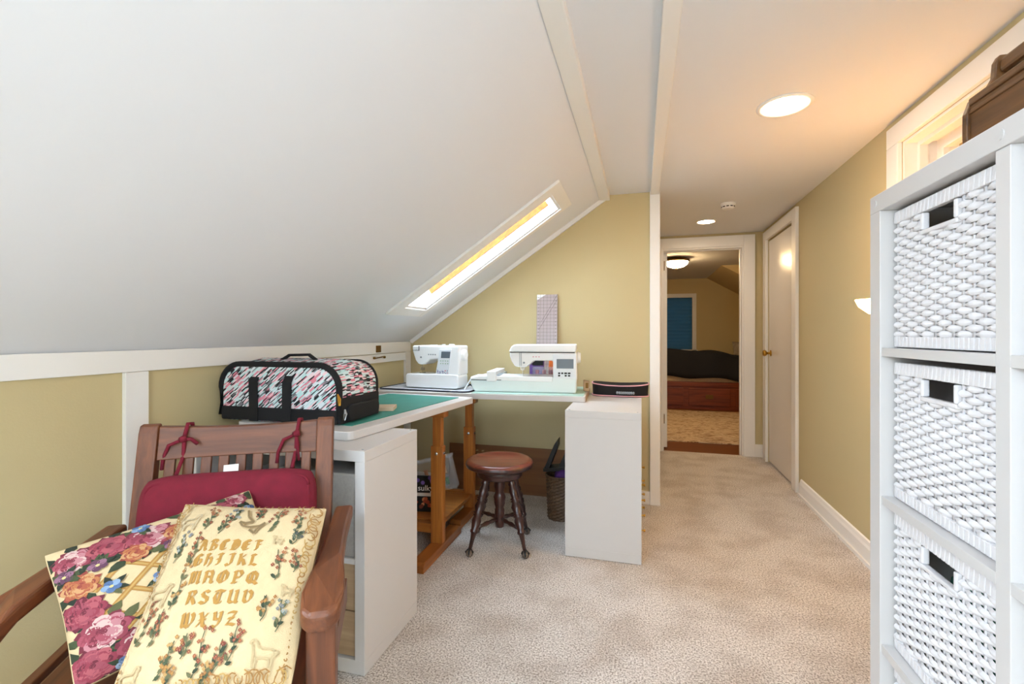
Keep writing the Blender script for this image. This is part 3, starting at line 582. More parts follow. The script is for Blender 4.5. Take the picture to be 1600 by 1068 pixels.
# packets seen through the machine's throat
pk = thing('orange_packet', 'bright orange packet standing behind the embroidery machine', 'packet', (-0.55, 3.12, DT + 0.0045), 4)
MB().prism([(-0.06, 0), (0.07, 0), (0.08, 0.2), (-0.05, 0.2)], 0, 0.02, 'XZ').build('packet', plain('orange_print', 'e8721c', 0.4, var=0.2, vscale=25), pk, 0.004)
pk = thing('purple_packet', 'purple and black packet standing behind the embroidery machine', 'packet', (-0.69, 3.14, DT + 0.0045), 4)
MB().box(-0.05, 0.05, 0, 0.02, 0, 0.2).build('packet', plain('violet_print', '6a4a92', 0.4), pk, 0.004); MB().box(-0.03, 0.045, -0.002, 0, 0.15, 0.195).build('packet_label', M_blackp, pk)
pk = thing('clear_case', 'clear plastic case with pink bobbins behind the embroidery machine', 'case', (-0.60, 3.06, DT + 0.0045), 4)
MB().box(-0.10, 0.10, 0, 0.03, 0, 0.145).build('case_shell', M_clear, pk, 0.004)
for q in range(4): MB().lathe([(0.012, 0), (0.012, 0.025)], Matrix.Translation((-0.07 + q * 0.045, 0.015, 0.10)), 14).build('bobbin', plain('bobbin%d' % q, ['b0566a', 'c98090', '9b4a5c', 'd7a0a4'][q], 0.5), pk)
wb = thing('pin_block', 'small wooden block with pins standing beside the embroidery machine', 'block', (-0.337, 3.0, DT + 0.0045), 10)
MB().prism([(-0.018, 0), (0.018, 0), (0.02, 0.065), (-0.018, 0.07)], 0, 0.04, 'XZ').build('block', M_oak, wb, 0.003)
MB().box(-0.006, 0.012, -0.002, 0, 0.02, 0.055).build('slot', M_oldbrass, wb)
# quilting ruler leaning on the gable wall
ru = thing('quilting_ruler', 'clear quilting ruler with a black grid leaning on the gable wall', 'ruler', (-0.66, 3.325, DT + 0.0005), 0)
ru.rotation_euler = (R(-3), 0, 0)
MB().box(-0.076, 0.076, 0, 0.003, 0, 0.655).build('ruler_plate', M_acryl, ru)
m = MB()
def rl(x0, z0, x1, z1, w=0.0009, c_='3a3438'):
    d = Vector((x1 - x0, 0, z1 - z0)); n_ = Vector((-d.z, 0, d.x)).normalized() * w
    m.add([(x0 - n_.x, -0.0006, z0 - n_.z), (x1 - n_.x, -0.0006, z1 - n_.z), (x1 + n_.x, -0.0006, z1 + n_.z), (x0 + n_.x, -0.0006, z0 + n_.z)], [(0, 1, 2, 3)], color=c_)
for i in range(7): rl(-0.076 + i * 0.0253, 0, -0.076 + i * 0.0253, 0.655, 0.0006)
for i in range(26): rl(-0.076, i * 0.0254, 0.076, i * 0.0254, 0.0006); rl(-0.066, i * 0.0254, -0.060, i * 0.0254, 0.002); rl(0.060, i * 0.0254, 0.066, i * 0.0254, 0.002)
rl(-0.04, 0.46, 0.076, 0.655); rl(-0.06, 0.40, 0.076, 0.62)
m.build('grid_lines', M_flat, ru)
MB().prism([(-0.076, 0.655), (-0.01, 0.655), (-0.076, 0.615)], -0.0005, 0.0, 'XZ').build('frosted_corner', M_plastic, ru)
# oval zip case
oc = thing('zip_case', 'black oval zip case with pink piping on the right cabinet', 'case', (-0.135, 3.16, 0.7712), 0)
ov = [(0.175 * math.copysign(abs(math.cos(t)) ** 0.6, math.cos(t)), 0.095 * math.copysign(abs(math.sin(t)) ** 0.6, math.sin(t))) for t in [2 * math.pi * k / 40 for k in range(40)]]
vs = []; lv = [(0.0, 0.97), (0.006, 1.0), (0.075, 1.02), (0.082, 1.0), (0.074, 0.85), (0.066, 0.4)]
for z, s_ in lv: vs += [(x * s_, y * s_, z + (0.012 * (x / 0.175) ** 2 - 0.008 if z > 0.05 else 0)) for x, y in ov]
MB().add(vs, [(i * 40 + j, i * 40 + (j + 1) % 40, (i + 1) * 40 + (j + 1) % 40, (i + 1) * 40 + j) for i in range(5) for j in range(40)] + [tuple(range(39, -1, -1)), tuple(range(200, 240))]).build('case_body', M_black, oc, smooth=True)
for z, s_ in ((0.006, 1.02), (0.078, 1.03)):
    q = [(x * s_, y * s_, z + (0.012 * (x / 0.175) ** 2 - 0.008 if z > 0.05 else 0)) for x, y in ov]; MB().tube(q + [q[0]], 0.004, 6).build('piping', M_pink, oc, smooth=True)
m = MB()
for q in range(9): m.lathe([(0.006, 0), (0.009, 0.003), (0.009, 0.009), (0.006, 0.012)], align((-0.02 + q * 0.0125, -0.104, 0.028), (9, -0.104, 0.028)), 10)
m.build('ribbed_handle', M_greyp, oc)

# ---------------------------------------------------------------- stool
so_ = thing('piano_stool', 'dark turned wood swivel stool with round seat and claw feet', 'stool', (-0.76, 2.50, 0), 12)
MB().lathe([(0.10, 0.435), (0.165, 0.438), (0.180, 0.445), (0.186, 0.458), (0.184, 0.470), (0.174, 0.478), (0.160, 0.480), (0.14, 0.474), (0.05, 0.470), (0.001, 0.470)], None, 48).build('seat', M_seat, so_, smooth=True)
MB().lathe([(0.12, 0.4365), (0.168, 0.4365), (0.1835, 0.444), (0.1885, 0.456), (0.1865, 0.464), (0.183, 0.466)], None, 48).build('seat_rim', M_stool, so_, smooth=True)
MB().lathe([(0.03, 0.385), (0.118, 0.385), (0.126, 0.395), (0.122, 0.402), (0.128, 0.41), (0.128, 0.428), (0.12, 0.436), (0.05, 0.437)], None, 40).build('apron', M_stool, so_, smooth=True)
MB().lathe([(0.012, 0.10), (0.024, 0.105), (0.026, 0.14), (0.022, 0.15), (0.027, 0.17), (0.027, 0.20), (0.022, 0.21), (0.030, 0.235), (0.030, 0.25), (0.034, 0.27), (0.028, 0.285), (0.024, 0.30), (0.031, 0.33), (0.026, 0.36), (0.022, 0.388)], None, 24).build('centre_post', M_stool, so_, smooth=True)
for k in range(4):
    a = R(45 + 90 * k); d = Vector((math.cos(a), math.sin(a), 0)); top = d * 0.095 + Vector((0, 0, 0.39)); bot = d * 0.205 + Vector((0, 0, 0.035)); L = (top - bot).length
    prof = [(0.010, 0), (0.011, 0.05), (0.013, 0.085), (0.018, 0.09), (0.018, 0.10), (0.015, 0.105), (0.022, 0.15), (0.017, 0.172), (0.023, 0.179), (0.016, 0.185), (0.023, 0.191), (0.016, 0.197), (0.024, 0.225), (0.016, 0.25), (0.022, 0.256), (0.015, 0.262), (0.022, 0.268), (0.015, 0.275), (0.019, 0.31), (0.014, 0.335), (0.019, 0.345), (0.014, 0.355), (0.017, L)]
    prof = [(r_ * (1.0 if z_ < 0.085 else 1.18), z_) for r_, z_ in prof]
    lg = MB().lathe(prof, align(bot, top), 16).build('leg', M_stool, so_, smooth=True)
    bc = bot + d * 0.004; bc.z = 0.02
    MB().lathe([(0.001, -0.0195), (0.012, -0.016), (0.018, 0), (0.012, 0.016), (0.001, 0.0195)], Matrix.Translation(bc), 14).build('glass_ball', glassy('ball_glass', '8a7a6c', 0.7, 0.05), lg, smooth=True)
    m = MB()
    for q in range(4):
        b_ = a + R(90 * q + 45); e = Vector((math.cos(b_), math.sin(b_), 0)); m.tube([bot + Vector((0, 0, 0.008)), bc + e * 0.019 + Vector((0, 0, 0.006)), bc + e * 0.014 + Vector((0, 0, -0.014))], [0.008, 0.0055, 0.003], 6)
    m.build('claw', M_blackp, lg, smooth=True)
    MB().lathe([(0.008, 0), (0.012, 0.03), (0.009, 0.05), (0.013, 0.075), (0.009, 0.10), (0.009, 0.135)], align(d * 0.022 + Vector((0, 0, 0.15)), d * 0.16 + Vector((0, 0, 0.14))), 12).build('spindle', M_stool, so_, smooth=True)

# ---------------------------------------------------------------- things under the desk
bo = bx('brown_board', M_board, (-1.42, -0.40, 0, 0.006, 0, 0.34)); bo.location = (0, YG - 0.045, 0); bo.rotation_euler = (R(-3), 0, 0); tag(bo, 'brown hardboard sheet leaning on the gable wall under the desk', 'board')
m = MB()
for k in range(14):
    a = -1.30 + random.uniform(0, 0.17); z = 0.255 + random.uniform(0, 0.04); m.add([(a, -0.001, z), (a + 0.022, -0.001, z + 0.004), (a + 0.02, -0.001, z + 0.013), (a + 0.003, -0.001, z + 0.011)], [(0, 1, 2, 3)], color='b8976c')
m.build('faded_print', M_flat, bo)
tc = thing('thread_case', 'clear plastic thread case with spools leaning by the pine trestle', 'thread case', (-1.22, 2.55, 0.15), 0)
tc.rotation_euler = (R(0), R(-14), R(8)); tc.location = (-1.24, 2.66, 0.192)
MB().box(-0.16, 0.16, 0, 0.07, 0, 0.20).build('case_shell', M_clear, tc, 0.008)
MB().box(-0.165, 0.165, -0.004, 0.074, 0.19, 0.205).build('lid_rim', M_clear, tc, 0.003)
for k, cc in enumerate(['2f7d4c', 'e7e3da', '8a6fb0', 'd9c3a0', 'c9d4de', 'b06f4a']):
    sp_ = MB().lathe([(0.014, 0), (0.014, 0.004), (0.011, 0.006), (0.011, 0.034), (0.014, 0.036), (0.014, 0.04)], Matrix.Translation((0.10 - (k % 3) * 0.06, 0.03, 0.03 + (k // 3) * 0.07)), 14).build('thread_spool', plain('thread%d' % k, cc, 0.7), tc)
tk = thing('thread_packet', 'black thread packet with white lettering and orange flower under the left desk', 'packet', (-1.185, 2.30, 0.0), 10)
tk.rotation_euler = (R(-8), 0, R(10)); tk.location = (-1.20, 2.47, 0.152)
MB().box(-0.075, 0.075, 0, 0.022, 0, 0.20).build('packet', M_blackp, tk, 0.003)
m = MB(); m.add([(-0.07, -0.001, 0.086), (0.07, -0.001, 0.086), (0.07, -0.001, 0.105), (-0.07, -0.001, 0.105)], [(0, 1, 2, 3)], color='d9d4cc')
for k in range(16):
    a = random.uniform(-0.06, 0.06); z = random.uniform(0.02, 0.075); r_ = random.uniform(0.006, 0.014)
    m.add([(a + r_ * math.cos(t), -0.0012 - k * 3e-5, z + r_ * math.sin(t)) for t in [q * math.pi / 4 for q in range(8)]], [tuple(range(8))], color=random.choice(['c4623a', 'a8472e', '7a3a28', 'd98a5a']))
for k in range(8):
    a = random.uniform(-0.06, 0.06); z = random.uniform(0.16, 0.19); r_ = 0.012
    m.add([(a + r_ * math.cos(t), -0.0012 - k * 3e-5, z + r_ * math.sin(t)) for t in [q * math.pi / 4 for q in range(8)]], [tuple(range(8))], color=random.choice(['7a5fb0', '5a4690', 'c0a8d8']))
text_mb('sulky', 0.045, Matrix.Translation((0, -0.0016, 0.117)) @ Matrix.Rotation(R(90), 4, 'X'), 'ffffff', m)
m.build('packet_print', M_flat, tk)
ls = bx('trestle_board', M_pine_x, (-1.64, -1.05, 2.38, 2.84, 0.125, 0.15), bevel=0.003); tag(ls, 'low pine shelf board resting across the two trestle rails', 'shelf board')
# wicker basket
bk = thing('wicker_basket', 'brown woven basket holding black racks beside the right cabinet', 'basket', (-0.50, 2.99, 0))
SEG, RW_ = 44, 26; vs = []; fs = []
for i in range(RW_ + 1):
    for k in range(SEG):
        a = 2 * math.pi * k / SEG; z = 0.27 * i / RW_; rr = 0.082 + 0.010 * i / RW_ + (0.0035 if (k // 2 + i) % 2 else -0.0015)
        vs.append((rr * math.cos(a), rr * math.sin(a), z))
fs = [(i * SEG + k, i * SEG + (k + 1) % SEG, (i + 1) * SEG + (k + 1) % SEG, (i + 1) * SEG + k) for i in range(RW_) for k in range(SEG)] + [tuple(range(SEG - 1, -1, -1))]
o = MB().add(vs, fs).build('woven_wall', M_brownwick, bk)
q = [(0.093 * math.cos(t), 0.093 * math.sin(t), 0.272) for t in [2 * math.pi * k / 32 for k in range(33)]]; MB().tube(q, 0.007, 6).build('rim', M_brownwick, bk, smooth=True)
t = thing('black_rack', 'black plastic rack with two upright fins standing in the wicker basket', 'rack', (-0.50, 2.99, 0.02), 0)
MB().box(-0.03, 0.03, -0.02, 0.02, 0.0, 0.30).build('stem', M_blackp, t, 0.002)
MB().prism([(-0.105, 0.275), (0.095, 0.295), (0.095, 0.325), (-0.105, 0.295)], -0.05, 0.05, 'XZ').build('cross_plate', M_blackp, t, 0.002)
for x0, h in ((-0.098, 0.185), (-0.012, 0.165)):
    MB().prism([(x0, 0.298), (x0 + 0.032, 0.302), (x0 + 0.045 + h * 0.22, 0.29 + h * 0.8), (x0 + 0.03 + h * 0.3, 0.30 + h), (x0 + 0.022 + h * 0.22, 0.29 + h * 0.86)], -0.045, 0.045, 'XZ').build('side_fin', M_blackp, t, 0.001)
pf = MB(); vs = []
for j in range(9):
    for i in range(16):
        a = 2 * math.pi * i / 16; b_ = math.pi * (j / 8 - 0.5); rr = 1 + 0.12 * math.sin(3 * a + j) ; vs.append((-0.475 + 0.055 * rr * math.cos(a) * math.cos(b_), 2.955 + 0.045 * rr * math.sin(a) * math.cos(b_), 0.275 + 0.045 * math.sin(b_)))
pf.add(vs, [(j * 16 + i, j * 16 + (i + 1) % 16, (j + 1) * 16 + (i + 1) % 16, (j + 1) * 16 + i) for j in range(8) for i in range(16)])
o = pf.build('fabric_bundle', M_purple, smooth=True); tag(o, 'purple fabric bundled in the top of the wicker basket', 'fabric')
# latch on the knee wall hatch
lt = thing('hook_latch', 'brass hook latch on the white knee wall board', 'latch', (XL + 0.018, 2.90, 1.02))
MB().box(0, 0.006, -0.03, 0.03, 0.025, 0.072).build('plate', M_oldbrass, lt, 0.002)
m = MB(); m.tube([(0.006, -0.06, -0.015), (0.012, -0.03, -0.012), (0.012, 0.03, -0.008), (0.006, 0.075, -0.006)], 0.004, 6); m.build('hook', M_oldbrass, lt)
for y in (-0.055, 0.075): MB().lathe([(0.008, -0.002), (0.009, 0.010), (0.004, 0.014)], align((0, y, -0.012), (9, y, -0.012)), 10).build('eye', M_oldbrass, lt)

# ---------------------------------------------------------------- tall cube shelf with wicker baskets
SX0, SX1, SY1, SY0, SZ0 = 0.548, 0.938, 1.365, 0.483, 0.03
sh = thing('cube_shelf', 'tall white cube shelf holding white wicker baskets', 'shelf', (SX0, SY0, SZ0))
SW, SDp, SH, E_ = SY1 - SY0, 0.39, 1.477, 0.05
MB().box(0, SDp, 0, SW, SH - 0.042, SH).build('top_panel', M_white, sh, 0.0015); MB().box(0, SDp, 0, SW, 0, 0.045).build('bottom_panel', M_white, sh, 0.0015)
for y in (0, SW - E_): MB().box(0, SDp, y, y + E_, 0.045, SH - 0.042).build('side_panel', M_white, sh, 0.0015)
CM = SW / 2; MB().box(0.003, SDp, CM - 0.016, CM + 0.016, 0.045, SH - 0.042).build('divider', M_white, sh, 0.001)
CY = [(E_, CM - 0.016), (CM + 0.016, SW - E_)]; ZR = [0.045, 0.403, 0.756, 1.108]
for y0, y1 in CY:
    for z in ZR[1:]: MB().box(0.003, SDp, y0, y1, z - 0.020, z).build('shelf_board', M_white, sh, 0.001)
for x in (0.02, SDp - 0.05):
    for y in (0.02, SW - 0.05): MB().box(x, x + 0.03, y, y + 0.03, -SZ0, 0).build('foot', M_white, sh)
for y in (0.025, SW - 0.025, CM): MB().lathe([(0.009, 0), (0.009, 0.0015), (0.002, 0.002)], align((0, y, SH - 0.021), (-1, y, SH - 0.021)), 12).build('screw_cap', M_white, sh)
# basket prototype: local y width, x depth (front at x=0 facing -x), z up
bw, bh, bdp = CY[0][1] - CY[0][0] - 0.014, 0.318, 0.34
bp_ = thing('storage_basket', '', 'basket')
m = MB(); NR, NS = 24, 12; zlo, zhi = 0.026, bh - 0.028; rh = (zhi - zlo) / NR; HY0, HY1, HZ0, HZ1 = bw * 0.38, bw * 0.66, bh - 0.066, bh - 0.030
for r_ in range(NR):
    zc = zlo + (r_ + 0.5) * rh; nseg = NS * 4; ph = r_ % 2; ring_ = []
    for i in range(nseg + 1):
        y = 0.006 + (bw - 0.012) * i / nseg; xo = -0.0045 * math.cos(math.pi * (i / 4 + ph)) 
        hz = rh * (0.52 + 0.12 * math.cos(math.pi * (i / 4 + ph)))
        ring_.append([(xo + 0.002, y, zc - hz), (xo - 0.003, y, zc - hz * 0.35), (xo - 0.003, y, zc + hz * 0.35), (xo + 0.002, y, zc + hz)])
    for i in range(nseg):
        ym = (ring_[i][0][1] + ring_[i + 1][0][1]) / 2
        if HY0 - 0.012 < ym < HY1 + 0.012 and HZ0 - 0.006 < zc < HZ1 + 0.012: continue
        vs = ring_[i] + ring_[i + 1]; m.add(vs, [(0, 4, 5, 1), (1, 5, 6, 2), (2, 6, 7, 3)])
for k in range(NS + 1):
    y = 0.006 + (bw - 0.012) * k / NS
    if HY0 - 0.01 < y < HY1 + 0.01: m.box(0.0, 0.003, y - 0.003, y + 0.003, zlo, HZ0)
    else: m.box(0.0, 0.003, y - 0.003, y + 0.003, zlo, zhi)
tag(m.build('weave', M_wick, bp_, smooth=True), kind='stuff')
m = MB(); n = 26
for i in range(n):
    y0 = bw * i / n; y1 = bw * (i + 1) / n
    m.prism([(-0.006, bh - 0.028), (0.008, bh - 0.028), (0.008, bh), (-0.004, bh)], y0 + 0.0006, y1 - 0.0006, 'XZ')
m.build('top_rim', M_wick, bp_, 0.002)
m = MB()
for i in range(n):
    y0 = bw * i / n; y1 = bw * (i + 1) / n
    m.prism([(-0.005, 0.002), (0.008, 0.002), (0.008, 0.026), (-0.005, 0.026)], y0 + 0.0006, y1 - 0.0006, 'XZ')
m.build('bottom_rim', M_wick, bp_, 0.002)
m = MB(); fr = 0.010
m.box(-0.008, 0.006, HY0 - fr, HY1 + fr, HZ0 - fr, HZ0); m.box(-0.008, 0.006, HY0 - fr, HY0, HZ0, HZ1); m.box(-0.008, 0.006, HY1, HY1 + fr, HZ0, HZ1)
m.build('handle_frame', M_wick, bp_, 0.003)
m = MB(); m.box(0.008, bdp, 0, 0.006, 0.002, bh); m.box(0.008, bdp, bw - 0.006, bw, 0.002, bh); m.box(bdp - 0.006, bdp, 0.006, bw - 0.006, 0.002, bh); m.box(0.008, bdp - 0.006, 0.006, bw - 0.006, 0.002, 0.010)
m.build('side_walls', plain('wicker_inside', 'b9b2ab', 0.8), bp_)
CONT = [['dark fabric', '30343c'], ['green fabric', '1f6a50'], ['blue grey fabric', '6f7fb0'], ['brown fabric', '6a5648']]
ROWN = ['bottom', 'lower middle', 'upper middle', 'top']
first = True
for ci, (y0, y1) in enumerate(CY):
    for ri, z in enumerate(ZR):
        b_ = bp_ if first else copy_tree(bp_); first = False
        b_.location = (SX0 + 0.03, SY0 + y0 + 0.007, SZ0 + z + 0.0005)
        nm, cc = CONT[ri]
        b_['label'] = 'white wicker basket in the %s row of the shelf, %s' % (ROWN[ri], 'column nearest the hall' if ci else 'column away from the hall')
        b_['group'] = 'white wicker baskets in the tall shelf'
        if ci == 1 or ri >= 2:
            fo = MB(); vs = []
            for j in range(7):
                for i in range(14):
                    a = 2 * math.pi * i / 14; bb = math.pi * (j / 6 - 0.5); q = 1 + 0.08 * math.sin(3 * a + 2 * j)
                    vs.append((0.125 + 0.11 * q * math.cos(a) * math.cos(bb), bw / 2 + 0.13 * q * math.sin(a) * math.cos(bb), 0.15 + 0.135 * math.sin(bb)))
            fo.add(vs, [(j * 14 + i, j * 14 + (i + 1) % 14, (j + 1) * 14 + (i + 1) % 14, (j + 1) * 14 + i) for j in range(6) for i in range(14)])
            f_ = fo.build('folded_fabric', plain('content_%d' % ri, cc, 0.8), smooth=True); f_.location = b_.location
            tag(f_, '%s stored inside the %s row basket, %s' % (nm, ROWN[ri], 'column nearest the hall' if ci else 'column away from the hall'), 'fabric', 'things stored in the wicker baskets')
# wooden tote on the shelf
mr = thing('wooden_tote', 'dark walnut tote with a carved end and handle rail on top of the cube shelf', 'tote', (0.60, 0.60, SZ0 + SH + 0.0005))
prof = [(0.004, 0), (0.0, 0.04), (0.0, 0.085), (0.008, 0.11), (0.02, 0.122), (0.034, 0.130), (0.044, 0.150), (0.046, 0.178), (0.052, 0.190), (0.068, 0.190), (0.074, 0.178), (0.076, 0.150), (0.086, 0.130), (0.10, 0.122), (0.112, 0.11), (0.12, 0.085), (0.12, 0.04), (0.116, 0)]
for y in (0.50, 0.0): MB().prism(prof, y, y + 0.014, 'XZ').build('end_panel', M_rack, mr, 0.002)
MB().box(0.006, 0.016, 0.014, 0.50, 0.0, 0.098).build('front_board', M_rack, mr, 0.001); MB().box(0.104, 0.114, 0.014, 0.50, 0.0, 0.098).build('back_board', M_rack, mr, 0.001)
MB().box(0.002, 0.018, 0.014, 0.50, 0.098, 0.112).build('top_moulding', M_rack, mr, 0.003); MB().box(0.003, 0.016, 0.014, 0.50, 0.082, 0.09).build('bead', M_rack, mr, 0.002)
MB().box(0.016, 0.104, 0.014, 0.50, 0.0, 0.008).build('bottom_board', M_rack, mr)
MB().box(0.050, 0.070, 0.014, 0.50, 0.155, 0.182).build('handle_rail', M_rack, mr, 0.006)

# ---------------------------------------------------------------- armchair
ch = thing('wooden_armchair', 'brown slat back wooden armchair with curved arms and a red tied cushion', 'armchair', (-1.065, 0.944, 0), 29.6)
def yb(z): return 0.30 - (0.90 - z) * 0.217
for s in (-1, 1):
    x0, x1 = (0.222, 0.272) if s > 0 else (-0.272, -0.222)
    top = [(yb(0.885) + 0.016, 0.885), (yb(0.90) + 0.004, 0.90), (yb(0.90) - 0.016, 0.897), (yb(0.88) - 0.022, 0.875)]
    MB().prism(top + [(yb(0.42) - 0.022, 0.42), (yb(0.42) + 0.0, 0.0), (yb(0.42) + 0.042, 0.0), (yb(0.42) + 0.022, 0.42)], x0, x1, 'YZ').build('back_post', M_chair, ch, 0.004)
    MB().box(s * 0.31 - 0.03, s * 0.31 + 0.03, -0.275, -0.225, 0.0, 0.585).build('front_leg', M_chair, ch, 0.005)
    ar = []; N_ = 14
    out = [(0.026, 0.245), (0.024, 0.05), (0.030, -0.10), (0.042, -0.20), (0.046, -0.26), (0.040, -0.295), (0.02, -0.31)]
    inn = [(-0.02, -0.31), (-0.038, -0.295), (-0.042, -0.25), (-0.036, -0.18), (-0.03, -0.05), (-0.028, 0.245)]
    pl2 = [(s * 0.31 + s * a, b_) for a, b_ in out + inn]
    def az(y): return 0.625 - (0.035 * max(0, (-y - 0.20) / 0.11) ** 2)
    n = len(pl2); vs = [(a, b_, az(b_) - 0.04) for a, b_ in pl2] + [(a, b_, az(b_)) for a, b_ in pl2]
    MB().add(vs, [tuple(range(n)), tuple(range(2 * n - 1, n - 1, -1))] + [(i, (i + 1) % n, (i + 1) % n + n, i + n) for i in range(n)]).build('arm', M_chair_y, ch, 0.010, seg=3)
    MB().box(s * 0.31 - 0.012, s * 0.31 + 0.012, -0.225, yb(0.42) + 0.0, 0.345, 0.415).build('side_rail', M_chair_y, ch, 0.003)
# curved top rail
m = MB(); n = 12; vs = []
for i in range(n + 1):
    x = -0.222 + 0.444 * i / n; c_ = 0.016 * (1 - (x / 0.222) ** 2)
    zt = 0.892 - 0.010 * (1 - (x / 0.222) ** 2)
    for z, o_ in ((0.795, -0.013), (zt, -0.013), (zt, 0.013), (0.795, 0.013)): vs.append((x, yb(z) + o_ + c_, z))
m.add(vs, [(i * 4 + j, (i + 1) * 4 + j, (i + 1) * 4 + (j + 1) % 4, i * 4 + (j + 1) % 4) for i in range(n) for j in range(4)] + [(0, 1, 2, 3), (n * 4 + 3, n * 4 + 2, n * 4 + 1, n * 4)])
m.build('top_rail', M_chair_x, ch, 0.003)
for k in range(9):
    x = -0.19 + 0.38 * k / 8; c_ = 0.013 * (1 - (x / 0.222) ** 2)
    MB().prism([(yb(0.42) - 0.007 + c_ * 0.3, 0.42), (yb(0.42) + 0.007 + c_ * 0.3, 0.42), (yb(0.80) + 0.007 + c_, 0.80), (yb(0.80) - 0.007 + c_, 0.80)], x - 0.014, x + 0.014, 'YZ').build('slat', M_chair, ch, 0.003)
MB().box(-0.28, 0.28, -0.30, 0.19, 0.385, 0.42).build('seat', M_chair_y, ch, 0.008)
MB().box(-0.28, 0.28, -0.262, -0.24, 0.32, 0.385).build('front_rail', M_chair_x, ch, 0.003)
MB().box(-0.222, 0.222, yb(0.42) - 0.012, yb(0.42) + 0.012, 0.36, 0.43).build('back_rail', M_chair_x, ch, 0.003)

# ---------------------------------------------------------------- soft pillows
def prof_(u, v, p=2.6): return max(0.0, (1 - abs(u) ** p)) ** 0.55 * max(0.0, (1 - abs(v) ** p)) ** 0.55
class Pillow:
    def __init__(s, w, h, t, wob=0.0, p=2.6, pinch=0.05, c=0.0): s.w, s.h, s.t, s.wob, s.p, s.pinch, s.c = w, h, t, wob, p, pinch, c
    def S(s, u, v, side=1, off=0.0):
        k = 1 - s.pinch * (1 - abs(u) ** 2) * abs(v) ** 4; k2 = 1 - s.pinch * (1 - abs(v) ** 2) * abs(u) ** 4
        z = side * (s.t / 2 * prof_(u, v, s.p) + s.wob * math.sin(5 * u + 2) * math.sin(4 * v + 1) * prof_(u, v) + 0.002) + side * off
        return (u * s.w / 2 * k2 * math.sqrt(1 - s.c * v ** 6), v * s.h / 2 * k * math.sqrt(1 - s.c * u ** 6), z)
    def skew(s, TL, TR, BL, BR=None):       # soft pillow pushed out of square: its four corners
        TL, TR, BL = Vector(TL), Vector(TR), Vector(BL); BR = Vector(BR) if BR else TR + BL - TL
        s.w, s.h = (TR - TL).length, (TL - BL).length; s.ctr = (TL + TR + BL + BR) / 4; s.q = [p - s.ctr for p in (TL, TR, BL, BR)]
        s.Zn = (TR - BL).cross(TL - BR).normalized(); return s
    def bake(s, mb):
        out = []
        for x, y, z in mb.v:
            a, b_ = x / s.w + 0.5, y / s.h + 0.5
            out.append(tuple(((s.q[0] * (1 - a) + s.q[1] * a) * b_ + (s.q[2] * (1 - a) + s.q[3] * a) * (1 - b_)) + s.Zn * z))
        mb.v = out; return mb
    def mesh(s, N=26):
        m = MB(); vs = []; fs = []
        for side in (1, -1):
            o_ = len(vs)
            for j in range(N + 1):
                for i in range(N + 1): vs.append(s.S(math.sin((i / N - .5) * math.pi), math.sin((j / N - .5) * math.pi), side))
            for j in range(N):
                for i in range(N):
                    q = (o_ + j * (N + 1) + i, o_ + j * (N + 1) + i + 1, o_ + (j + 1) * (N + 1) + i + 1, o_ + (j + 1) * (N + 1) + i); fs.append(q if side > 0 else q[::-1])
        return m.add(vs, fs)
def frame_from(o_, X, Yup):
    X = Vector(X).normalized(); Y = Vector(Yup); Y = (Y - X * Y.dot(X)).normalized(); Z = X.cross(Y)
    return Matrix(((X.x, Y.x, Z.x, o_[0]), (X.y, Y.y, Z.y, o_[1]), (X.z, Y.z, Z.z, o_[2]), (0, 0, 0, 1)))

# red back cushion, tied to the top rail (chair frame)
rc = thing('chair_cushion', 'dark red corduroy cushion tied to the back of the wooden armchair', 'cushion', (-1.065, 0.944, 0), 29.6)
P = Pillow(0.47, 0.34, 0.085, 0.003, 7, 0.0, 0.16); Mc = frame_from((0.0, yb(0.60) - 0.06, 0.598), (1, 0, 0), (0, 0.217, 1))
mm = P.mesh(22); mm.v = [tuple(Mc @ Vector(p)) for p in mm.v]; mm.build('cushion_body', M_red, rc, smooth=True)
q = [Mc @ Vector((x, y, 0.026)) for x, y in rrect(-0.213, 0.213, -0.148, 0.148, 0.03, 4)]; MB().tube(q + [q[0]], 0.005, 6).build('piping', M_red, rc, smooth=True)
for xx in (-0.16, 0.155):
    yf = yb(0.85) - 0.018 + 0.016 * (1 - (xx / 0.222) ** 2)
    m = MB()
    m.tube([(xx, yb(0.76) - 0.03, 0.755), (xx + 0.004, yf + 0.0, 0.80), (xx + 0.008, yf - 0.002, 0.86), (xx + 0.012, yf + 0.012, 0.897), (xx + 0.014, yf + 0.04, 0.893), (xx + 0.014, yf + 0.044, 0.86)], 0.006, 6)
    m.tube([(xx + 0.006, yf - 0.006, 0.853), (xx - 0.03, yf - 0.01, 0.838), (xx - 0.046, yf - 0.006, 0.80), (xx - 0.05, yf - 0.008, 0.765)], 0.0055, 6)
    m.tube([(xx + 0.006, yf - 0.006, 0.853), (xx + 0.03, yf - 0.014, 0.855), (xx + 0.046, yf - 0.010, 0.838)] if xx < 0 else [(xx + 0.006, yf - 0.006, 0.853), (xx + 0.012, yf - 0.014, 0.82), (xx + 0.014, yf - 0.010, 0.77)], 0.0055, 6)
    m.tube([(xx + 0.002, yf - 0.006, 0.853), (xx + 0.006, yf - 0.011, 0.855), (xx + 0.016, yf - 0.008, 0.857)], 0.010, 8)
    m.build('tie', M_red, rc, smooth=True)
MB().add([tuple(Mc @ Vector(p)) for p in ((-0.03, 0.165, -0.012), (0.01, 0.167, -0.012), (0.01, 0.19, -0.012), (-0.03, 0.188, -0.012))], [(0, 1, 2, 3)]).build('care_tag', plain('paper', 'e9e6df', 0.8), rc).modifiers.new('s', 'SOLIDIFY').thickness = 0.001

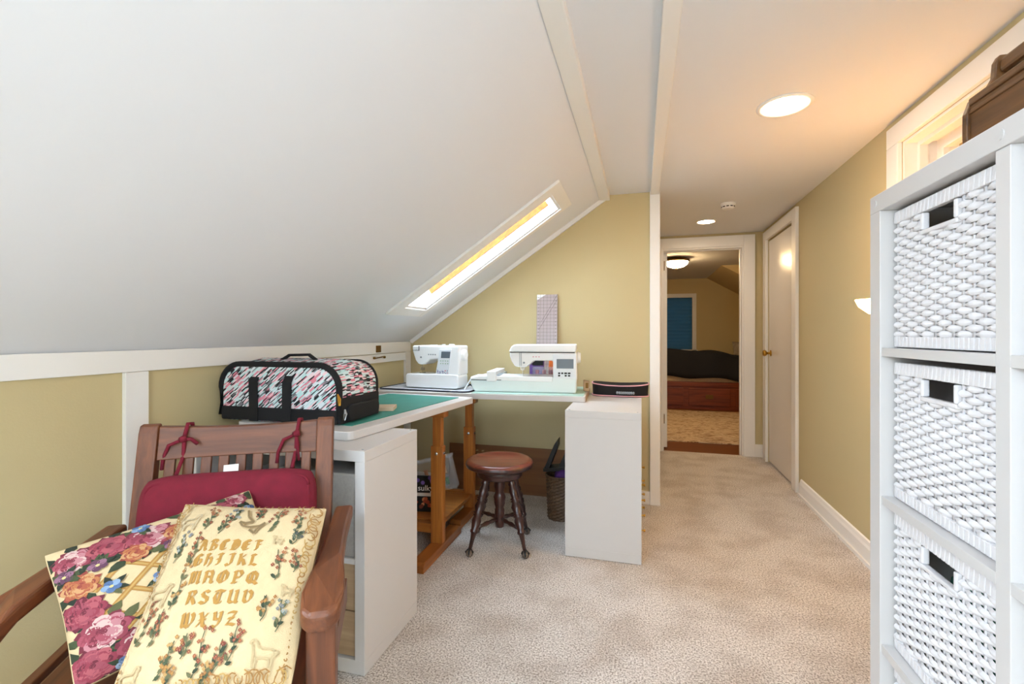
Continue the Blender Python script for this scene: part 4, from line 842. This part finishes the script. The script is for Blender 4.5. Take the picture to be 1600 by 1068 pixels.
# printing helpers on a pillow front
class Print:
    def __init__(s, P): s.P, s.m, s.k = P, MB(), 0
    def poly(s, pts, c):
        s.k += 1; off = 0.0006 + s.k * 4e-6; n = len(pts)
        cx = sum(p[0] for p in pts) / n; cy = sum(p[1] for p in pts) / n
        vs = [s.P.S(max(-.99, min(.99, a)), max(-.99, min(.99, b_)), 1, off) for a, b_ in pts] + [s.P.S(max(-.99, min(.99, cx)), max(-.99, min(.99, cy)), 1, off)]
        s.m.add(vs, [(i, (i + 1) % n, n) for i in range(n)], color=c)
    def disc(s, x, y, r, c, n=9, sq=1.0, lobes=0, ph=0):
        s.poly([(x + r * (1 + (0.22 * math.cos(lobes * t + ph) if lobes else 0)) * math.cos(t), y + r * sq * (1 + (0.22 * math.cos(lobes * t + ph) if lobes else 0)) * math.sin(t)) for t in [2 * math.pi * k / n for k in range(n)]], c)
    def line(s, pts, w, c, nib=None):
        for (a, b_), (c2, d) in zip(pts, pts[1:]):
            L = math.hypot(c2 - a, d - b_)
            if L < 1e-6: continue
            nn = max(1, int(L / 0.06))
            for k in range(nn):
                p = (a + (c2 - a) * k / nn, b_ + (d - b_) * k / nn); q = (a + (c2 - a) * (k + 1) / nn, b_ + (d - b_) * (k + 1) / nn)
                nx_, ny_ = (-(d - b_) / L * w / 2, (c2 - a) / L * w / 2) if nib is None else nib
                vs = [(p[0] - nx_, p[1] - ny_), (q[0] - nx_, q[1] - ny_), (q[0] + nx_, q[1] + ny_), (p[0] + nx_, p[1] + ny_)]
                s.k += 1; off = 0.0006 + s.k * 4e-6
                ar = (vs[1][0] - vs[0][0]) * (vs[2][1] - vs[0][1]) - (vs[1][1] - vs[0][1]) * (vs[2][0] - vs[0][0])
                if ar < 0: vs = vs[::-1]
                s.m.add([s.P.S(max(-.99, min(.99, e)), max(-.99, min(.99, f)), 1, off) for e, f in vs], [(0, 1, 2, 3)], color=c)
    def leaf(s, x, y, a, L, w, c):
        ca, sa = math.cos(a), math.sin(a); s.poly([(x + ca * t * L - sa * h * w, y + sa * t * L + ca * h * w) for t, h in ((0, 0), (.3, -.5), (.65, -.42), (1, 0), (.65, .42), (.3, .5))], c)
    def sprig(s, x, y, h, a, fc, lc='55603c'):
        pts = [(x + math.sin(a) * h * t + 0.03 * math.sin(t * 5), y + math.cos(a) * h * t) for t in [k / 5 for k in range(6)]]
        s.line(pts, 0.011, lc)
        for k in range(7):
            t = random.random() * 0.75; px, py = x + math.sin(a) * h * t, y + math.cos(a) * h * t
            s.leaf(px, py, math.pi / 2 - a + random.choice((-1, 1)) * random.uniform(0.5, 1.1), 0.075, 0.036, random.choice([lc, '3d4a30', '77744a']))
        for k in range(11):
            t = random.uniform(0.3, 1.08); d = random.uniform(-0.075, 0.075); px, py = x + math.sin(a) * h * t + d * math.cos(a), y + math.cos(a) * h * t - d * math.sin(a)
            s.disc(px, py, 0.019, random.choice(fc), 8, lobes=4); s.disc(px, py, 0.006, 'd9b25c', 5)
    def rose(s, x, y, r, cs):
        s.disc(x, y, r, cs[0], 22, lobes=7, ph=random.random() * 6)
        for ring_, (rad, n, sz) in enumerate(((0.66, 8, 0.36), (0.42, 6, 0.30), (0.2, 4, 0.24))):
            for k in range(n):
                t = 2 * math.pi * k / n + ring_ * 0.5; s.disc(x + r * rad * math.cos(t), y + r * rad * math.sin(t), r * sz, cs[1 + (k + ring_) % (len(cs) - 1)], 9); s.disc(x + r * rad * 0.86 * math.cos(t), y + r * rad * 0.86 * math.sin(t), r * sz * 0.68, cs[(k + 2 * ring_) % len(cs)], 8)
        s.disc(x, y, r * 0.14, cs[0], 7)

# broad nib capitals, unit box
LET = {'A': [[(.0, .75), (.15, 1), (.4, .95), (.2, .0), (.05, 0)], [(.4, .95), (.62, .85), (.75, .1), (.92, .0)], [(.15, .45), (.75, .45)]],
 'B': [[(.0, .8), (.2, 1), (.28, .9), (.28, .0)], [(.2, 1), (.6, .97), (.75, .78), (.35, .55), (.78, .42), (.78, .12), (.5, 0), (.1, .02)]],
 'C': [[(.8, .8), (.6, 1), (.25, .92), (.08, .55), (.2, .1), (.5, 0), (.82, .18)], [(.42, .9), (.42, .12)]],
 'D': [[(.05, .9), (.4, 1), (.78, .8), (.85, .35), (.6, .02), (.1, .05)], [(.3, .95), (.22, .5), (.3, .05)], [(.5, .85), (.5, .15)]],
 'E': [[(.8, .85), (.5, 1), (.15, .8), (.1, .3), (.4, 0), (.82, .18)], [(.42, .9), (.42, .1)], [(.42, .52), (.75, .55)]],
 'F': [[(.05, .85), (.3, 1), (.85, .92)], [(.45, .95), (.45, .15), (.2, .0)], [(.45, .55), (.75, .58)]],
 'G': [[(.8, .85), (.45, 1), (.1, .7), (.12, .2), (.45, 0), (.8, .15), (.8, .5), (.5, .52)], [(.38, .9), (.38, .12)]],
 'H': [[(.05, .9), (.25, 1), (.25, .0)], [(.25, .55), (.6, .68), (.78, .5), (.75, .1), (.6, -.1)], [(.25, 1), (.5, .9)]],
 'I': [[(.15, .85), (.4, 1), (.75, .92)], [(.5, .95), (.5, .12), (.2, .0)], [(.2, .5), (.5, .5)]],
 'J': [[(.2, .88), (.5, 1), (.8, .92)], [(.6, .95), (.6, .1), (.3, -.1), (.1, .08)]],
 'K': [[(.05, .9), (.25, 1), (.25, .0)], [(.75, .95), (.3, .55), (.6, .4), (.85, .0)]],
 'L': [[(.1, .85), (.32, 1), (.32, .12), (.1, .0)], [(.15, .05), (.5, .12), (.85, .02)], [(.32, 1), (.6, .9)]],
 'M': [[(.0, .8), (.15, 1), (.2, .0)], [(.2, .9), (.45, 1), (.48, .05)], [(.5, .9), (.78, 1), (.82, .1), (.95, .0)]],
 'N': [[(.05, .85), (.22, 1), (.22, .0)], [(.22, .9), (.6, 1), (.75, .8), (.75, .1), (.92, .0)], [(.2, .5), (.7, .5)]],
 'O': [[(.5, 1), (.15, .75), (.12, .28), (.45, 0), (.8, .25), (.82, .72), (.5, 1)], [(.45, .85), (.45, .15)]],
 'P': [[(.1, .85), (.28, 1), (.28, -.05)], [(.28, .95), (.65, 1), (.82, .72), (.6, .42), (.3, .45)], [(.1, .0), (.5, .02)]],
 'Q': [[(.5, 1), (.15, .75), (.12, .28), (.45, 0), (.8, .25), (.82, .72), (.5, 1)], [(.45, .85), (.45, .15)], [(.55, .2), (.95, -.08)]],
 'R': [[(.1, .85), (.28, 1), (.28, .0)], [(.28, .95), (.65, 1), (.78, .75), (.4, .5), (.6, .4), (.88, .0)]],
 'S': [[(.78, .85), (.5, 1), (.2, .82), (.35, .58), (.68, .42), (.75, .15), (.45, 0), (.12, .15)]],
 'T': [[(.05, .88), (.35, 1), (.88, .9)], [(.3, .9), (.12, .5), (.3, .05), (.6, .0), (.82, .15)], [(.55, .9), (.5, .1)]],
 'U': [[(.05, .9), (.22, 1), (.2, .15), (.45, 0), (.72, .15)], [(.55, .9), (.75, 1), (.75, .1), (.92, .0)]],
 'V': [[(.05, .85), (.25, 1), (.25, .2), (.48, 0), (.78, .3), (.8, .75), (.55, .98)]],
 'W': [[(-.05, .85), (.05, 1), (.12, .12), (.26, 0), (.42, .3)], [(.36, 1), (.46, .12), (.6, 0), (.88, .4), (.9, .8), (.74, 1)]],
 'X': [[(.1, .9), (.3, 1), (.6, .1), (.85, .0)], [(.85, .95), (.5, .55), (.12, .02)], [(.25, .5), (.75, .5)]],
 'Y': [[(.1, .9), (.25, 1), (.3, .5), (.6, .48)], [(.6, .95), (.78, 1), (.72, .2), (.4, -.1), (.12, .02)]],
 'Z': [[(.12, .88), (.4, 1), (.8, .95), (.2, .08), (.5, .1), (.85, .0)], [(.25, .52), (.7, .52)]]}

# alphabet sampler pillow
ap = thing('throw_pillow', 'cream tapestry pillow with gold alphabet lettering leaning on the armchair seat', 'pillow')
P = Pillow(1, 1, 0.09, 0.003, c=0.05).skew((-1.155, 0.962, 0.728), (-0.775, 1.040, 0.725), (-0.985, 0.655, 0.460), (-0.668, 0.785, 0.465)); ap.location = P.ctr
P.bake(P.mesh(28)).build('pillow_cover', M_cream, ap, smooth=True)
pr = Print(P); GOLD = 'cf9430'
for row, (s_, v, u0, u1) in enumerate((('ABCDEF', 0.32, -0.46, 0.36), ('GHIJKL', 0.15, -0.46, 0.36), ('MNOPQ', -0.04, -0.44, 0.42), ('RSTUV', -0.24, -0.40, 0.42), ('WXYZ', -0.45, -0.36, 0.30))):
    n = len(s_); cw = (u1 - u0) / n
    for i, chh in enumerate(s_):
        for path in LET[chh]:
            pts = [(u0 + cw * (i + 0.06 + a * 0.84), v + b_ * 0.125) for a, b_ in path]
            pr.line(pts, 0.012, GOLD); pr.line(pts, 0, GOLD, (0.017, 0.011))
RED = ['a4442c', 'b85a34', '8f3328', 'c47a4a']; OR = ['c98a3c', 'b8732e', 'd9a45a']; GR = ['8a9096', 'b9bcb4', '7c8a80']
for x, y, h, a, c_ in ((-.48, .58, .30, .1, RED), (-.27, .52, .26, .25, RED), (-.16, .70, .2, .1, GR), (.16, .72, .18, .2, RED), (.36, .55, .36, .35, RED), (.70, .62, .26, .1, RED), (.70, .42, .20, .3, ['3b4f5e', '54685a']),
        (-.74, .20, .34, .15, GR), (-.52, .16, .36, .15, RED), (-.55, -.28, .42, .12, OR), (.60, .0, .34, -.05, RED), (.80, .10, .24, .0, RED), (.55, -.42, .26, .12, OR), (.74, -.52, .32, .1, GR),
        (-.84, -.58, .40, .2, RED), (-.66, -.60, .34, .25, RED), (-.50, -.88, .36, .5, OR), (-.25, -.72, .22, .2, RED), (-.10, -.90, .42, .2, RED), (.12, -.86, .30, .3, RED), (.26, -.80, .36, .25, RED), (.02, -.97, .22, .3, OR), (-.4, -.97, .22, .3, OR)):
    pr.sprig(x, y, h, a, c_)
TAN = 'dfc28c'
def animal(x, y, s_, flip=1, c_=TAN):
    B = [(-.5, .0), (-.45, .25), (-.1, .28), (.25, .3), (.38, .55), (.55, .62), (.7, .5), (.55, .42), (.48, .1), (.45, -.4), (.36, -.4), (.32, -.05), (-.25, -.08), (-.3, -.4), (-.4, -.4), (-.4, -.05), (-.62, .2), (-.66, .14)]
    pts = [(x + flip * a * s_, y + b_ * s_) for a, b_ in B]
    for i in range(len(pts)): pr.line([pts[i], pts[(i + 1) % len(pts)]], 0.016, c_)
animal(-.72, .66, .20, 1, 'e2c89c'); animal(-.76, -.16, .22, 1); animal(.66, -.74, .24, -1); animal(-.80, -.86, .18, 1); animal(.52, .44, .10, -1); animal(.78, -.12, .12, -1)
for pts in ([(.0, .88), (.05, .76), (.14, .68), (.04, .66), (-.04, .68), (.02, .62), (.12, .60), (.24, .62), (.3, .67), (.22, .58), (.2, .52), (.12, .57)],): pr.line(pts, 0.035, 'b8935c'); pr.line(pts, 0.014, '8f7448')
for k in range(34):                                    # scroll border along the edges
    t = k / 33 * 2 - 1
    for (x, y, ph) in ((0.915, t * .94, 0), (-0.915, t * .94, 1), (t * .94, -0.93, 2), (t * .94, .945, 3)):
        if ph == 3 and k % 3: continue
        r_ = 0.024 + 0.010 * (k % 2); pts = [(x + r_ * math.cos(a) * (1 - a / 9), y + r_ * math.sin(a) * (1 - a / 9)) for a in [q * 0.8 + k for q in range(7)]]
        pr.line(pts, 0.013, random.choice(['c9923c', 'd8a850', 'b87f30']))
P.bake(pr.m).build('woven_print', M_print, ap)

# floral pillow
fp = thing('throw_pillow', 'floral tapestry pillow with roses and gold lattice behind the lettered pillow', 'pillow')
P = Pillow(1, 1, 0.075, 0.003, c=0.05).skew((-1.295, 0.735, 0.675), (-1.085, 1.105, 0.725), (-1.10, 0.675, 0.445)); fp.location = P.ctr
P.bake(P.mesh(28)).build('pillow_cover', M_cream, fp, smooth=True)
pr = Print(P)
for k in range(-4, 5):
    for sgn in (1, -1):
        pts = [(t, sgn * t * 1.0 + k * 0.42) for t in [q / 12 - 0.95 for q in range(24)]]
        pts = [p for p in pts if abs(p[1]) < .93 and p[0] > -.72 + 0 * p[1] and p[1] < .45]
        if len(pts) > 1: pr.line(pts, 0.06, 'c98f36'); pr.line(pts, 0.02, 'e0b05a')
PINK = ['8a2438', 'b8485a', 'd98a90', 'f0c8bc', 'a63a4c']; ROSE = ['7a1c30', 'a83348', 'c75a62', 'b04858']; ORG = ['a8402c', 'd07a3c', 'e6a868', 'c05a34']
fl_ = [(-.80, .72, .17, PINK), (-.50, .74, .19, ROSE), (-.14, .68, .22, PINK), (.12, .60, .15, ORG), (.32, .78, .17, PINK), (-.80, .30, .17, ORG), (-.82, -.08, .20, ROSE), (-.70, -.44, .22, PINK), (-.84, -.80, .20, ROSE), (.60, .72, .17, ROSE), (.80, .86, .12, PINK), (-.30, .48, .13, ORG), (-.45, -.78, .2, PINK), (0.0, -.85, .18, ROSE), (.45, -.82, .18, PINK)]
LG = ['3a4426', '4f5a30', '6a6a3c', '2c3622']
for x, y, r_, cs in fl_:
    for k in range(6): a = random.uniform(0, 6.28); pr.leaf(x + r_ * .8 * math.cos(a), y + r_ * .8 * math.sin(a), a + random.uniform(-.5, .5), 0.20, 0.11, random.choice(LG))
for x, y, r_, cs in fl_: pr.rose(x, y, r_, cs)
for x, y in ((-.62, .5), (-.2, .9), (.02, .42), (-.56, .12), (-.15, -.02), (.2, .1), (-.3, -.5), (.25, -.35), (.55, .3), (.9, .6), (-.9, .52), (-.6, -.95), (.45, .55)):
    for k in range(4): a = random.uniform(0, 6.28); pr.leaf(x, y, a, 0.17, 0.07, random.choice(LG))
    c_ = random.choice([['5a78a8', '9cb8d8', '38507c'], ['6d88b4', 'b4c8e0', '405888'], ['70405a', 'a87088', '8a5070']])
    for k in range(5): a = 2 * math.pi * k / 5 + x; pr.disc(x + .05 * math.cos(a), y + .05 * math.sin(a), .042, c_[k % 2], 9)
    pr.disc(x, y, .02, 'f0dc8c', 7)
P.bake(pr.m).build('woven_print', M_print, fp)

# pale pillow standing at the end of the bed, behind the comforter
bpw = thing('bed_pillow', 'pale patterned pillow propped up on the bed behind the dark comforter', 'pillow')
P = Pillow(1, 1, 0.13, 0.003, c=0.05).skew((1.46, 8.60, 1.05), (1.98, 8.60, 1.03), (1.47, 8.50, 0.79)); bpw.location = P.ctr
P.bake(P.mesh(18)).build('pillow_cover', plain('grey_floral', 'a89c8c', 0.9, var=0.35, vscale=14), bpw, smooth=True)
